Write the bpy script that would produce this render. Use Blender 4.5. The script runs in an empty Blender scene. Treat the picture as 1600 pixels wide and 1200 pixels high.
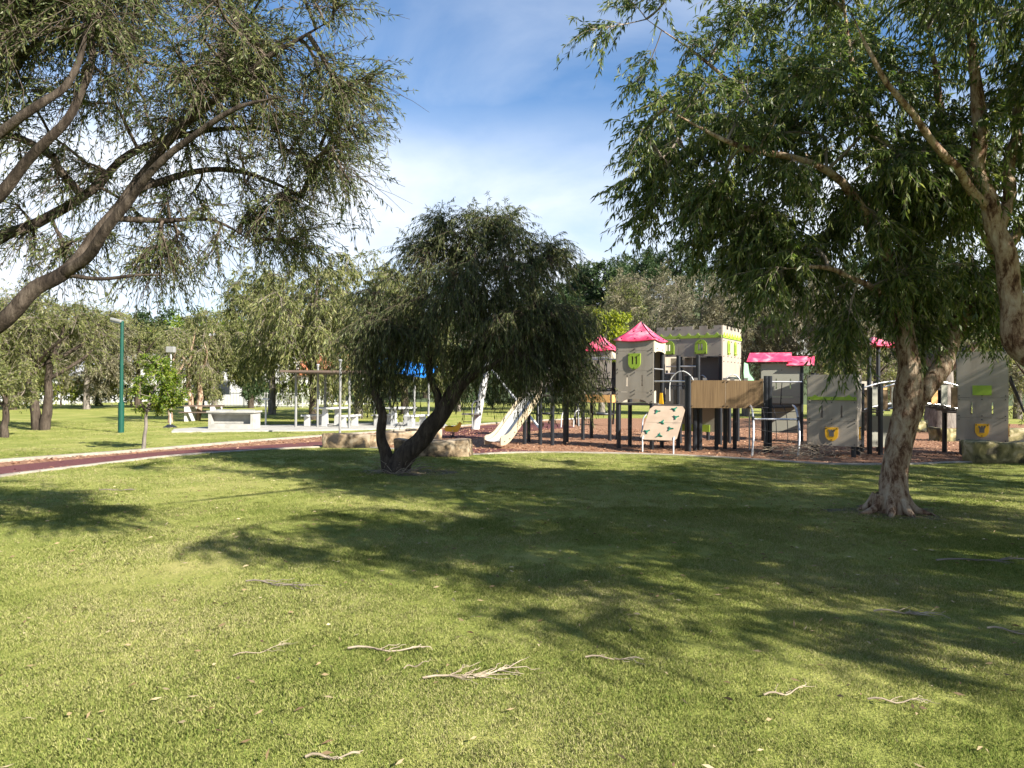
import bpy, bmesh, math, random
import numpy as np
from mathutils import Vector, Matrix, noise as mnoise
from mathutils.geometry import tessellate_polygon

random.seed(7)
RNG = np.random.default_rng(11)
R = math.radians
scene = bpy.context.scene
COL = scene.collection

# ------------------------------------------------------------------ camera
FPX = 1150.0                       # focal length in pixels of a 1600 px wide picture
PITCH, ROLL = 8.0 / FPX, 0.006
cam_d = bpy.data.cameras.new('camera')
cam = bpy.data.objects.new('camera', cam_d)
COL.objects.link(cam)
CAMM = Matrix.Translation((0, 0, 1.6)) @ Matrix.Rotation(math.pi/2 + PITCH, 4, 'X') @ Matrix.Rotation(ROLL, 4, 'Z')
cam.matrix_world = CAMM
cam_d.sensor_width = 36.0
cam_d.lens = 36.0 * FPX / 1600.0
cam_d.clip_start = 0.05
cam_d.clip_end = 3000
scene.camera = cam

# ------------------------------------------------------------------ light
SUN_EL, SUN_AZ = R(32.5), R(38)      # azimuth: turned from +X towards the camera side
sdir = Vector((math.cos(SUN_EL)*math.cos(SUN_AZ), -math.cos(SUN_EL)*math.sin(SUN_AZ), math.sin(SUN_EL)))
sd = bpy.data.lights.new('sun', 'SUN')
sd.energy = 5.0
sd.angle = R(0.53)
sd.color = (1.0, 0.94, 0.84)
so = bpy.data.objects.new('sun', sd)
COL.objects.link(so)
so.rotation_euler = sdir.to_track_quat('Z', 'Y').to_euler()
so.location = (30, -15, 30)

w = bpy.data.worlds.new('World')
scene.world = w
w.use_nodes = True
nt = w.node_tree
nt.nodes.clear()
N = nt.nodes.new
L = nt.links.new
out = N('ShaderNodeOutputWorld')
bg = N('ShaderNodeBackground')
sky = N('ShaderNodeTexSky')
sky.sky_type = 'NISHITA'
sky.sun_disc = False
sky.sun_elevation = SUN_EL
sky.sun_rotation = math.atan2(sdir.x, sdir.y)
sky.air_density = 1.0
sky.dust_density = 0.1
sky.ozone_density = 4.0
tc = N('ShaderNodeTexCoord')
sep = N('ShaderNodeSeparateXYZ')
L(tc.outputs['Generated'], sep.inputs[0])
mp = N('ShaderNodeMapping')
mp.inputs['Scale'].default_value = (1.0, 1.0, 2.6)
mp.inputs['Location'].default_value = (0.37, 0.1, 0.0)
L(tc.outputs['Generated'], mp.inputs[0])
n1 = N('ShaderNodeTexNoise')
n1.inputs['Scale'].default_value = 2.3
n1.inputs['Detail'].default_value = 7
n1.inputs['Roughness'].default_value = 0.52
n1.inputs['Distortion'].default_value = 0.35
L(mp.outputs[0], n1.inputs['Vector'])
cr = N('ShaderNodeValToRGB')
cr.color_ramp.elements[0].position = 0.44
cr.color_ramp.elements[0].color = (0, 0, 0, 1)
cr.color_ramp.elements[1].position = 0.72
cr.color_ramp.elements[1].color = (1, 1, 1, 1)
L(n1.outputs['Fac'], cr.inputs[0])
# low bank of haze and cloud: full near the horizon, gone by about 17 degrees
mr = N('ShaderNodeMapRange')
mr.interpolation_type = 'SMOOTHSTEP'
mr.inputs['From Min'].default_value = 0.40
mr.inputs['From Max'].default_value = 0.22
L(sep.outputs['Z'], mr.inputs['Value'])
ad = N('ShaderNodeMath'); ad.operation = 'MULTIPLY_ADD'
L(n1.outputs['Fac'], ad.inputs[0]); ad.inputs[1].default_value = 2.4
ad.inputs[2].default_value = -0.30
lowc = N('ShaderNodeMath'); lowc.operation = 'MULTIPLY'; lowc.use_clamp = True
L(mr.outputs[0], lowc.inputs[0]); L(ad.outputs[0], lowc.inputs[1])
hi = N('ShaderNodeMath'); hi.operation = 'MULTIPLY'
L(cr.outputs[0], hi.inputs[0]); hi.inputs[1].default_value = 0.38
mx = N('ShaderNodeMath'); mx.operation = 'MAXIMUM'; mx.use_clamp = True
L(lowc.outputs[0], mx.inputs[0]); L(hi.outputs[0], mx.inputs[1])
mix = N('ShaderNodeMix'); mix.data_type = 'RGBA'
L(mx.outputs[0], mix.inputs['Factor'])
hsv = N('ShaderNodeHueSaturation'); hsv.inputs['Saturation'].default_value = 1.16; hsv.inputs['Value'].default_value = .92
L(sky.outputs[0], hsv.inputs['Color']); L(hsv.outputs[0], mix.inputs['A'])
mix.inputs['B'].default_value = (5.2, 5.6, 6.2, 1)
L(mix.outputs['Result'], bg.inputs['Color'])
bg.inputs['Strength'].default_value = 0.072
L(bg.outputs[0], out.inputs[0])

scene.view_settings.view_transform = 'Standard'
scene.view_settings.look = 'None'
scene.view_settings.exposure = 1.54
scene.view_settings.gamma = 1.0
scene.render.engine = 'CYCLES'
scene.cycles.max_bounces = 6
scene.cycles.transparent_max_bounces = 6

# ------------------------------------------------------------------ helpers
def ray(px, py):
    d = CAMM.to_3x3() @ Vector(((px-800)/FPX, -(py-600)/FPX, -1.0))
    return d
def G(px, py, z=0.0):                       # pixel of the photograph -> point on the ground
    d = ray(px, py); t = (z-1.6)/d.z
    return Vector((d.x*t, d.y*t, z))
def P(px, py, Y):                           # pixel -> point at distance Y
    d = ray(px, py); t = Y/d.y
    return Vector((d.x*t, Y, 1.6+d.z*t))

def tag(o, label=None, cat=None, group=None, kind=None):
    if label: o['label'] = label
    if cat: o['category'] = cat
    if group: o['group'] = group
    if kind: o['kind'] = kind
    return o

def thing(name, label, cat, loc=(0, 0, 0), rz=0, group=None):
    o = bpy.data.objects.new(name, None)
    o.empty_display_size = 0.2
    COL.objects.link(o)
    o.location = loc
    o.rotation_euler = (0, 0, rz)
    return tag(o, label, cat, group)

def link(name, me, parent=None):
    o = bpy.data.objects.new(name, me)
    COL.objects.link(o)
    if parent: o.parent = parent
    return o

def np_mesh(name, V, F, mat, parent=None, smooth=False):
    """V (n,3), F (m,k) arrays -> object"""
    V = np.asarray(V, dtype=np.float32); F = np.asarray(F, dtype=np.int32)
    me = bpy.data.meshes.new(name)
    me.vertices.add(len(V)); me.vertices.foreach_set('co', V.ravel())
    k = F.shape[1]
    me.loops.add(F.size); me.loops.foreach_set('vertex_index', F.ravel())
    me.polygons.add(len(F))
    me.polygons.foreach_set('loop_start', np.arange(0, F.size, k, dtype=np.int32))
    if smooth: me.polygons.foreach_set('use_smooth', np.ones(len(F), dtype=bool))
    me.update(calc_edges=True)
    me.validate()
    if mat: me.materials.append(mat)
    return link(name, me, parent)

def catmull(pts, n):
    pts = [np.array(p, float) for p in pts]
    if len(pts) == 2:
        return np.array([pts[0]+(pts[1]-pts[0])*t for t in np.linspace(0, 1, n)])
    q = [2*pts[0]-pts[1]] + pts + [2*pts[-1]-pts[-2]]
    seg = len(pts)-1
    res = []
    for t in np.linspace(0, seg-1e-6, n):
        i = int(t); u = t-i
        a, b, c, d = q[i:i+4]
        res.append(.5*((2*b)+(c-a)*u+(2*a-5*b+4*c-d)*u*u+(3*b-a-3*c+d)*u**3))
    return np.array(res)

def tubes(paths, radii, n):
    """paths (T,K,3), radii (T,K) -> V, F of open tubes with n sides (vectorised)"""
    paths = np.asarray(paths, float); radii = np.asarray(radii, float)
    T, K, _ = paths.shape
    tan = np.gradient(paths, axis=1)
    tan /= np.linalg.norm(tan, axis=2, keepdims=True)+1e-9
    ref = np.where(np.abs(tan[:, :1, 2:3]) > .9, np.array([1., 0, 0]), np.array([0, 0, 1.]))
    ref = np.broadcast_to(ref, tan.shape)
    a = np.cross(tan, ref); a /= np.linalg.norm(a, axis=2, keepdims=True)+1e-9
    b = np.cross(tan, a)
    ang = np.linspace(0, 2*np.pi, n, endpoint=False)
    V = (paths[:, :, None, :] + radii[:, :, None, None]*(a[:, :, None, :]*np.cos(ang)[None, None, :, None]
         + b[:, :, None, :]*np.sin(ang)[None, None, :, None]))
    idx = np.arange(T*K*n).reshape(T, K, n)
    i0 = idx[:, :-1, :]; i1 = idx[:, 1:, :]
    F = np.stack([i0, np.roll(i0, -1, axis=2), np.roll(i1, -1, axis=2), i1], axis=-1).reshape(-1, 4)
    return V.reshape(-1, 3), F

class MB:
    def __init__(s): s.v = []; s.f = []
    def add(s, V, F):
        o = len(s.v)
        s.v += [tuple(map(float, p)) for p in V]
        s.f += [tuple(int(i)+o for i in f) for f in F]
        return s
    def box(s, c, size, rz=0, rx=0, ry=0):
        x, y, z = [k/2 for k in size]
        M = Matrix.Translation(c) @ Matrix.Rotation(rz, 4, 'Z') @ Matrix.Rotation(ry, 4, 'Y') @ Matrix.Rotation(rx, 4, 'X')
        V = [M @ Vector(p) for p in ((-x,-y,-z),(x,-y,-z),(x,y,-z),(-x,y,-z),(-x,-y,z),(x,-y,z),(x,y,z),(-x,y,z))]
        return s.add(V, [(0,3,2,1),(4,5,6,7),(0,1,5,4),(1,2,6,5),(2,3,7,6),(3,0,4,7)])
    def tube(s, pts, r, n=8, cap=True, k=None):
        pts = np.array([tuple(p) for p in pts], float)
        if k: pts = catmull(pts, k)
        K = len(pts)
        rr = np.full(K, r) if np.isscalar(r) else np.interp(np.linspace(0, 1, K), np.linspace(0, 1, len(r)), r)
        V, F = tubes(pts[None], rr[None], n)
        o = len(s.v)
        s.add(V, F)
        if cap:
            s.f.append(tuple(o+i for i in range(n))[::-1])
            s.f.append(tuple(o+(K-1)*n+i for i in range(n)))
        return s
    def plate(s, loops, t, fn):
        """loops of 2-D points (first outline, then holes); fn(a, depth, z) -> 3-D; depth 0..t"""
        pl = [[Vector((a, z, 0)) for a, z in lp] for lp in loops]
        tris = tessellate_polygon(pl)
        flat = [p for lp in loops for p in lp]
        n = len(flat); o = len(s.v)
        for d in (0, t):
            for a, z in flat: s.v.append(tuple(fn(a, d, z)))
        for tr in tris:
            s.f.append(tuple(o+i for i in tr)); s.f.append(tuple(o+n+i for i in reversed(tr)))
        b = 0
        for lp in loops:
            m = len(lp)
            for i in range(m):
                j = (i+1) % m
                s.f.append((o+b+i, o+b+j, o+n+b+j, o+n+b+i))
            b += m
        return s
    def build(s, name, mat, parent=None, smooth=False, bevel=0, recalc=True):
        me = bpy.data.meshes.new(name)
        me.from_pydata(s.v, [], s.f)
        if recalc:
            bm = bmesh.new(); bm.from_mesh(me)
            bmesh.ops.recalc_face_normals(bm, faces=bm.faces)
            bm.to_mesh(me); bm.free()
        if smooth:
            me.polygons.foreach_set('use_smooth', [True]*len(me.polygons))
            try: me.set_sharp_from_angle(angle=R(40))
            except Exception: pass
        if mat: me.materials.append(mat)
        o = link(name, me, parent)
        if bevel:
            m = o.modifiers.new('bevel', 'BEVEL'); m.width = bevel; m.segments = 2; m.limit_method = 'ANGLE'
        return o

def rect(a0, z0, a1, z1): return [(a0, z0), (a1, z0), (a1, z1), (a0, z1)]

# ------------------------------------------------------------------ materials
def nodes(name):
    m = bpy.data.materials.new(name); m.use_nodes = True
    t = m.node_tree; b = t.nodes['Principled BSDF']
    return m, t, b
def ramp(t, stops):
    r = t.nodes.new('ShaderNodeValToRGB')
    e = r.color_ramp.elements
    while len(e) < len(stops): e.new(0.5)
    for k, (p, c) in enumerate(stops):
        e[k].position = p; e[k].color = (*c, 1)
    return r
def noise_node(t, scale, detail=5, rough=.55, vec=None, stretch=None, dist=0):
    n = t.nodes.new('ShaderNodeTexNoise')
    n.inputs['Scale'].default_value = scale; n.inputs['Detail'].default_value = detail
    n.inputs['Roughness'].default_value = rough; n.inputs['Distortion'].default_value = dist
    if vec is None:
        g = t.nodes.new('ShaderNodeTexCoord'); vec = g.outputs['Object']
    if stretch:
        m = t.nodes.new('ShaderNodeMapping'); m.inputs['Scale'].default_value = stretch
        t.links.new(vec, m.inputs[0]); vec = m.outputs[0]
    t.links.new(vec, n.inputs['Vector'])
    return n
def mat_noise(name, stops, scale=4, rough=.7, bump=0, bscale=None, stretch=None, metal=0, spec=.4, dist=0, detail=5):
    m, t, b = nodes(name)
    n = noise_node(t, scale, detail=detail, stretch=stretch, dist=dist)
    r = ramp(t, stops)
    t.links.new(n.outputs['Fac'], r.inputs[0]); t.links.new(r.outputs[0], b.inputs['Base Color'])
    b.inputs['Roughness'].default_value = rough; b.inputs['Metallic'].default_value = metal
    b.inputs['Specular IOR Level'].default_value = spec
    if bump:
        n2 = noise_node(t, bscale or scale*4, stretch=stretch)
        bp = t.nodes.new('ShaderNodeBump'); bp.inputs['Strength'].default_value = bump; bp.inputs['Distance'].default_value = .02
        t.links.new(n2.outputs['Fac'], bp.inputs['Height']); t.links.new(bp.outputs[0], b.inputs['Normal'])
    return m
def vary(c, k): return tuple(x*k for x in c)
def mat_plain(name, c, rough=.5, var=.12, scale=3, **kw):
    return mat_noise(name, [(.3, vary(c, 1-var)), (.7, vary(c, 1+var))], scale, rough, **kw)
def mat_leaf(name, c0, c1, c2, trans=.35, rough=.5):
    m = bpy.data.materials.new(name); m.use_nodes = True
    t = m.node_tree; t.nodes.clear()
    o = t.nodes.new('ShaderNodeOutputMaterial')
    g = t.nodes.new('ShaderNodeNewGeometry')
    r = ramp(t, [(0, c0), (.55, c1), (1, c2)])
    t.links.new(g.outputs['Random Per Island'], r.inputs[0])
    b = t.nodes.new('ShaderNodeBsdfPrincipled'); b.inputs['Roughness'].default_value = rough
    b.inputs['Specular IOR Level'].default_value = .35
    tr = t.nodes.new('ShaderNodeBsdfTranslucent')
    hs = t.nodes.new('ShaderNodeHueSaturation'); hs.inputs['Value'].default_value = 1.5; hs.inputs['Saturation'].default_value = 1.15
    mx = t.nodes.new('ShaderNodeMixShader'); mx.inputs[0].default_value = trans
    t.links.new(r.outputs[0], b.inputs['Base Color']); t.links.new(r.outputs[0], hs.inputs['Color'])
    t.links.new(hs.outputs[0], tr.inputs['Color'])
    t.links.new(b.outputs[0], mx.inputs[1]); t.links.new(tr.outputs[0], mx.inputs[2])
    t.links.new(mx.outputs[0], o.inputs[0])
    return m

M = {}
# lawn: green with straw patches
m, t, b = nodes('lawn')
gco = t.nodes.new('ShaderNodeNewGeometry')
nA = noise_node(t, 0.55, 5, .6, gco.outputs['Position'])
nB = noise_node(t, 45, 4, .7, gco.outputs['Position'])
rA = ramp(t, [(.3, (.15, .183, .036)), (.52, (.238, .252, .066)), (.68, (.335, .31, .11))])
rB = ramp(t, [(.3, (.6, .64, .55)), (.5, (1, 1, 1)), (.72, (1.4, 1.35, 1.2))])
t.links.new(nA.outputs['Fac'], rA.inputs[0]); t.links.new(nB.outputs['Fac'], rB.inputs[0])
mm = t.nodes.new('ShaderNodeMix'); mm.data_type = 'RGBA'; mm.blend_type = 'MULTIPLY'; mm.inputs['Factor'].default_value = 1
t.links.new(rA.outputs[0], mm.inputs['A']); t.links.new(rB.outputs[0], mm.inputs['B'])
t.links.new(mm.outputs['Result'], b.inputs['Base Color']); b.inputs['Roughness'].default_value = .9
b.inputs['Specular IOR Level'].default_value = .1
bp = t.nodes.new('ShaderNodeBump'); bp.inputs['Strength'].default_value = .8; bp.inputs['Distance'].default_value = .03
t.links.new(nB.outputs['Fac'], bp.inputs['Height']); t.links.new(bp.outputs[0], b.inputs['Normal'])
M['lawn'] = m
# grass blades
m = bpy.data.materials.new('grass_blade'); m.use_nodes = True
t = m.node_tree; t.nodes.clear()
o = t.nodes.new('ShaderNodeOutputMaterial')
oi = t.nodes.new('ShaderNodeObjectInfo'); g = t.nodes.new('ShaderNodeNewGeometry')
pn = noise_node(t, 0.5, 4, .6, g.outputs['Position'])
ra = t.nodes.new('ShaderNodeMath'); ra.operation = 'MULTIPLY_ADD'; ra.inputs[1].default_value = .5
t.links.new(g.outputs['Random Per Island'], ra.inputs[0]); t.links.new(pn.outputs['Fac'], ra.inputs[2])
r = ramp(t, [(.38, (.105, .158, .03)), (.62, (.225, .265, .066)), (.85, (.335, .345, .115)), (1, (.46, .42, .21))])
t.links.new(ra.outputs[0], r.inputs[0])
b = t.nodes.new('ShaderNodeBsdfDiffuse'); tr = t.nodes.new('ShaderNodeBsdfTranslucent')
mx = t.nodes.new('ShaderNodeMixShader'); mx.inputs[0].default_value = .3
t.links.new(r.outputs[0], b.inputs['Color']); t.links.new(r.outputs[0], tr.inputs['Color'])
t.links.new(b.outputs[0], mx.inputs[1]); t.links.new(tr.outputs[0], mx.inputs[2]); t.links.new(mx.outputs[0], o.inputs[0])
M['blade'] = m

M['mulch'] = mat_noise('bark_mulch', [(.34, (.10, .045, .024)), (.5, (.24, .12, .062)), (.66, (.40, .225, .13))], 28, .9, bump=.8, bscale=60, detail=8)
M['chip'] = mat_leaf('mulch_chip', (.13, .055, .03), (.30, .15, .08), (.50, .31, .19), trans=.02, rough=.9)
M['rubber'] = mat_noise('red_rubber', [(.3, (.075, .022, .02)), (.7, (.13, .037, .034))], 9, .9, bump=.3, bscale=150)
M['concrete'] = mat_noise('concrete', [(.3, (.20, .175, .135)), (.7, (.34, .305, .245))], 5, .9, bump=.25, bscale=40)
M['paleconc'] = mat_noise('pale_concrete', [(.3, (.27, .26, .23)), (.7, (.40, .385, .35))], 4, .85, bump=.15, bscale=40)
M['stone'] = mat_noise('sandstone', [(.38, (.03, .025, .02)), (.46, (.11, .08, .048)), (.53, (.235, .17, .10)), (.64, (.36, .29, .20))], 3.2, .95, bump=.7, bscale=14, dist=.6)
M['mossstone'] = mat_noise('mossy_sandstone', [(.36, (.04, .036, .022)), (.46, (.13, .115, .05)), (.54, (.21, .18, .08)), (.66, (.36, .31, .19))], 3.0, .95, bump=.7, bscale=14, dist=.6)
M['panel'] = mat_noise('grey_beige_panel', [(.32, (.245, .21, .165)), (.48, (.30, .262, .21)), (.66, (.325, .288, .235))], 3.5, .5, stretch=(1, 1, .25), detail=8)
M['panelgrey'] = mat_plain('sage_grey_panel', (.28, .275, .225), .45, .05, 1.5)
M['paneldark'] = mat_plain('dark_grey_panel', (.115, .105, .095), .5, .06, 2)
M['cream'] = mat_plain('cream_and_sunlit_panel', (.45, .40, .30), .5, .06, 2)  # cream boards; on the right-side lintels, sunlight painted into the colour
M['pink'] = mat_noise('pink_plastic', [(.36, (.58, .035, .10)), (.50, (.66, .07, .14)), (.62, (.76, .26, .31))], 3.2, .5, stretch=(1, 1, .35), dist=.8)
M['green'] = mat_plain('lime_plastic', (.25, .37, .035), .45, .08, 4)
M['mint'] = mat_plain('mint_plastic', (.32, .62, .38), .4, .08, 4)
M['yellow'] = mat_plain('yellow_plastic', (.78, .42, .02), .4, .06, 5)
M['black'] = mat_plain('black_powdercoat', (.016, .018, .022), .42, .2, 6)
M['steel'] = mat_plain('galvanised_steel', (.52, .52, .52), .38, .1, 12, metal=.7)
M['white'] = mat_plain('white_paint', (.52, .52, .50), .45, .08, 3)
M['rope'] = mat_plain('black_rope', (.02, .02, .022), .8, .2, 30)
M['tan'] = mat_noise('tan_climbing_plate', [(.3, (.36, .27, .19)), (.7, (.44, .34, .25))], 3, .55)
M['teal'] = mat_plain('dark_teal_grip', (.02, .14, .09), .45, .2, 6)
M['wood'] = mat_noise('brown_timber_panel', [(.3, (.092, .054, .022)), (.5, (.13, .08, .034)), (.7, (.17, .11, .05))], 2.2, .6, stretch=(14, 14, .5), detail=6)
M['ply'] = mat_noise('honey_timber_panel', [(.3, (.52, .28, .09)), (.7, (.66, .4, .16))], 3, .5, stretch=(1, 1, 8))
M['slidew'] = mat_plain('white_slide_plastic', (.52, .51, .47), .35, .05, 2)
M['slidec'] = mat_plain('cream_slide_plastic', (.40, .335, .23), .4, .05, 2)
M['postgreen'] = mat_plain('green_lamp_paint', (.006, .06, .042), .4, .12, 5)
M['glass'] = mat_plain('dark_window_glass', (.03, .035, .04), .08, .1, 1, spec=.8)
M['render'] = mat_plain('white_rendered_wall', (.50, .50, .48), .8, .05, .6)
M['roofgrey'] = mat_noise('grey_roof_sheet', [(.3, (.30, .30, .31)), (.7, (.42, .42, .42))], 1.5, .6)
M['terra'] = mat_noise('terracotta_tiles', [(.3, (.34, .11, .05)), (.7, (.48, .2, .1))], 6, .8)
M['blue'] = mat_noise('blue_shade_cloth', [(.3, (.015, .19, .66)), (.7, (.03, .30, .82))], 2, .6)
M['browntrim'] = mat_plain('brown_fascia', (.12, .085, .065), .7, .15, 3)
M['twig'] = mat_noise('dry_twig', [(.3, (.18, .14, .095)), (.7, (.40, .33, .24))], 12, .9)
M['soil'] = mat_noise('bare_soil', [(.32, (.05, .042, .02)), (.5, (.10, .085, .036)), (.66, (.16, .13, .065))], 9, .95, bump=.6, bscale=40)
M['polegrey'] = mat_plain('dull_grey_pole', (.22, .22, .21), .55, .15, 6)
M['hill'] = mat_noise('hillside', [(.3, (.03, .05, .018)), (.7, (.07, .09, .035))], .08, .95)

def mat_bark(name, stops, sc, stretch, bump):
    m, t, b = nodes(name)
    n = noise_node(t, sc, 10, .72, stretch=stretch, dist=.35)
    r = ramp(t, stops)
    t.links.new(n.outputs['Fac'], r.inputs[0]); t.links.new(r.outputs[0], b.inputs['Base Color'])
    n2 = noise_node(t, sc*2.5, 8, .7, stretch=stretch, dist=.4)
    bp = t.nodes.new('ShaderNodeBump'); bp.inputs['Strength'].default_value = bump; bp.inputs['Distance'].default_value = .04
    t.links.new(n2.outputs['Fac'], bp.inputs['Height']); t.links.new(bp.outputs[0], b.inputs['Normal'])
    b.inputs['Roughness'].default_value = .95; b.inputs['Specular IOR Level'].default_value = .15
    return m
M['paperbark'] = mat_bark('paperbark', [(.34, (.035, .018, .012)), (.43, (.14, .078, .048)), (.49, (.30, .21, .14)), (.58, (.40, .315, .225)), (.70, (.50, .43, .34))], 8.0, (1.4, 1.4, .55), 1.0)
M['darkbark'] = mat_bark('dark_bark', [(.3, (.018, .014, .011)), (.5, (.06, .046, .035)), (.75, (.13, .105, .08))], 7, (1.5, 1.5, .35), .9)
M['brownbark'] = mat_bark('brown_bark', [(.36, (.012, .009, .007)), (.48, (.042, .032, .024)), (.64, (.11, .088, .068))], 7, (1.5, 1.5, .35), .9)
M['greybark'] = mat_bark('grey_bark', [(.3, (.07, .06, .05)), (.55, (.2, .175, .15)), (.8, (.38, .34, .29))], 5, (1.5, 1.5, .4), .7)
M['twiggrey'] = mat_plain('grey_twig_bark', (.20, .165, .13), .9, .3, 5)
M['twigbrown'] = mat_plain('brown_twig_bark', (.09, .068, .05), .9, .3, 5)
M['leaf_paper'] = mat_leaf('paperbark_leaf', (.045, .072, .02), (.098, .14, .036), (.22, .235, .08), .42, .42)
M['leaf_left'] = mat_leaf('grey_green_leaf', (.045, .068, .022), (.10, .125, .04), (.21, .21, .09), .4, .5)
M['leaf_mid'] = mat_leaf('bottlebrush_leaf', (.03, .046, .014), (.075, .095, .028), (.19, .20, .08), .36, .5)
M['leaf_olive'] = mat_leaf('olive_leaf', (.075, .095, .025), (.17, .19, .06), (.30, .29, .12), .4)
M['leaf_grey'] = mat_leaf('casuarina_needles', (.07, .072, .036), (.155, .15, .08), (.29, .26, .16), .3)
M['leaf_bright'] = mat_leaf('bright_leaf', (.05, .10, .012), (.13, .20, .02), (.30, .34, .05), .4)
M['leaf_dark'] = mat_leaf('dark_leaf', (.015, .035, .012), (.035, .07, .022), (.085, .12, .04), .25)
M['leaf_lime'] = mat_leaf('yellow_green_leaf', (.10, .14, .015), (.24, .29, .03), (.42, .42, .07), .4)
# ------------------------------------------------------------------ ground
def sheet(name, pts, z, mat):
    mb = MB()
    loop = [(p[0], p[1]) for p in pts]
    tris = tessellate_polygon([[Vector((x, y, 0)) for x, y in loop]])
    V = [(x, y, z) for x, y in loop]
    F = []
    for a, b_, c in tris:
        pa, pb, pc = V[a], V[b_], V[c]
        cr_ = (pb[0]-pa[0])*(pc[1]-pa[1])-(pb[1]-pa[1])*(pc[0]-pa[0])
        F.append((a, b_, c) if cr_ > 0 else (a, c, b_))
    mb.add(V, F)
    return tag(mb.build(name, mat, recalc=False), kind='structure')

gx = 700
tag(MB().add([(-gx, -60, 0), (gx, -60, 0), (gx, 1200, 0), (-gx, 1200, 0)], [(0, 1, 2, 3)]).build('ground', M['lawn'], recalc=False), kind='structure')

def GL(pxs): return [G(*p) for p in pxs]
FAR = catmull(GL([(-260, 745), (0, 722), (200, 707), (400, 690), (550, 679), (700, 668), (800, 660), (920, 654)]), 40)
BACK = np.array([tuple(p) for p in GL([(1100, 653), (1320, 655), (1480, 660), (1800, 668)])])
NEAR = catmull(GL([(1900, 724), (1700, 723), (1518, 723), (1420, 726), (1300, 726), (1200, 720), (1100, 714), (1000, 710), (900, 708), (800, 708), (724, 711), (640, 704),
                   (560, 699), (500, 699), (400, 704), (270, 713), (130, 729), (0, 745), (-260, 782)]), 70)
BED = np.vstack([FAR, BACK, NEAR])[:, :2]
sheet('softfall_bed', BED, .004, M['mulch'])
# red rubber path running along the near edge of the bed
pn_ = GL([(-260, 778), (0, 742), (130, 727), (270, 711.5), (400, 703), (500, 698), (560, 698)])
pf_ = GL([(560, 691), (500, 690.5), (400, 697), (270, 705), (130, 717), (0, 730), (-260, 758)])
sheet('rubber_path', np.vstack([catmull(pn_, 20), catmull(pf_, 20)])[:, :2], .009, M['rubber'])
sheet('rubber_landing', [tuple(p)[:2] for p in GL([(640, 703), (724, 710), (800, 707), (860, 706.5), (800, 702), (735, 701), (640, 697)])], .009, M['rubber'])
sheet('rubber_pad', [tuple(p)[:2] for p in GL([(640, 682), (735, 686), (800, 676), (900, 668), (860, 660), (760, 665), (690, 672)])], .009, M['rubber'])

def kerb(name, line, w_, h):
    line = np.array(line)[:, :2]
    tan = np.gradient(line, axis=0); tan /= np.linalg.norm(tan, axis=1, keepdims=True)
    nrm = np.stack([-tan[:, 1], tan[:, 0]], 1)
    V = []; F = []
    for i, (p, n_) in enumerate(zip(line, nrm)):
        for s_, z in ((-1, -.02), (-1, h-.015), (-.8, h), (.8, h), (1, h-.015), (1, -.02)):
            q = p+n_*s_*w_/2
            V.append((q[0], q[1], z))
        if i:
            a = (i-1)*6; c = i*6
            for k in range(5): F.append((a+k, a+k+1, c+k+1, c+k))
    return tag(MB().add(V, F).build(name, M['concrete']), kind='structure')
kerb('far_kerb', FAR, .22, .06)
kerb('near_kerb', NEAR, .16, .035)
slab = GL([(268, 676), (480, 674), (620, 671), (700, 667), (690, 660.5), (560, 662), (330, 668), (272, 672)])
tag(MB().plate([[(p.x, p.y) for p in slab]], .05, lambda a, d, z: (a, z, d)).build('picnic_slab', M['paleconc']), kind='structure')

def in_poly(pts, poly):
    x, y = pts[:, 0], pts[:, 1]; ins = np.zeros(len(pts), bool)
    j = len(poly)-1
    for i in range(len(poly)):
        xi, yi = poly[i]; xj, yj = poly[j]
        c = ((yi > y) != (yj > y)) & (x < (xj-xi)*(y-yi)/(yj-yi+1e-12)+xi)
        ins ^= c; j = i
    return ins

# loose bark chips over the bed
c = np.stack([RNG.uniform(-16, 14, 90000), RNG.uniform(13, 30, 90000)], 1)
c = c[in_poly(c, BED)]
RUB = np.vstack([catmull(pn_, 20), catmull(pf_, 20)])[:, :2]
c = c[~in_poly(c, RUB) | (RNG.uniform(size=len(c)) < .06)][:26000]
n_ = len(c); ang = RNG.uniform(0, 6.28, n_); l_ = RNG.uniform(.012, .034, n_); tl = RNG.uniform(-.5, .5, n_)
ax = np.stack([np.cos(ang), np.sin(ang), tl*.6], 1)*l_[:, None]
bx_ = np.stack([-np.sin(ang), np.cos(ang), tl], 1)*l_[:, None]*.45
ctr = np.column_stack([c, RNG.uniform(.015, .03, n_)])
V = np.stack([ctr-ax-bx_, ctr+ax-bx_, ctr+ax+bx_, ctr-ax+bx_], 1).reshape(-1, 3)
tag(np_mesh('bark_chips', V, np.arange(n_*4).reshape(-1, 4), M['chip']), 'loose reddish bark chips spread over the playground bed', 'bark mulch', kind='stuff')

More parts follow.
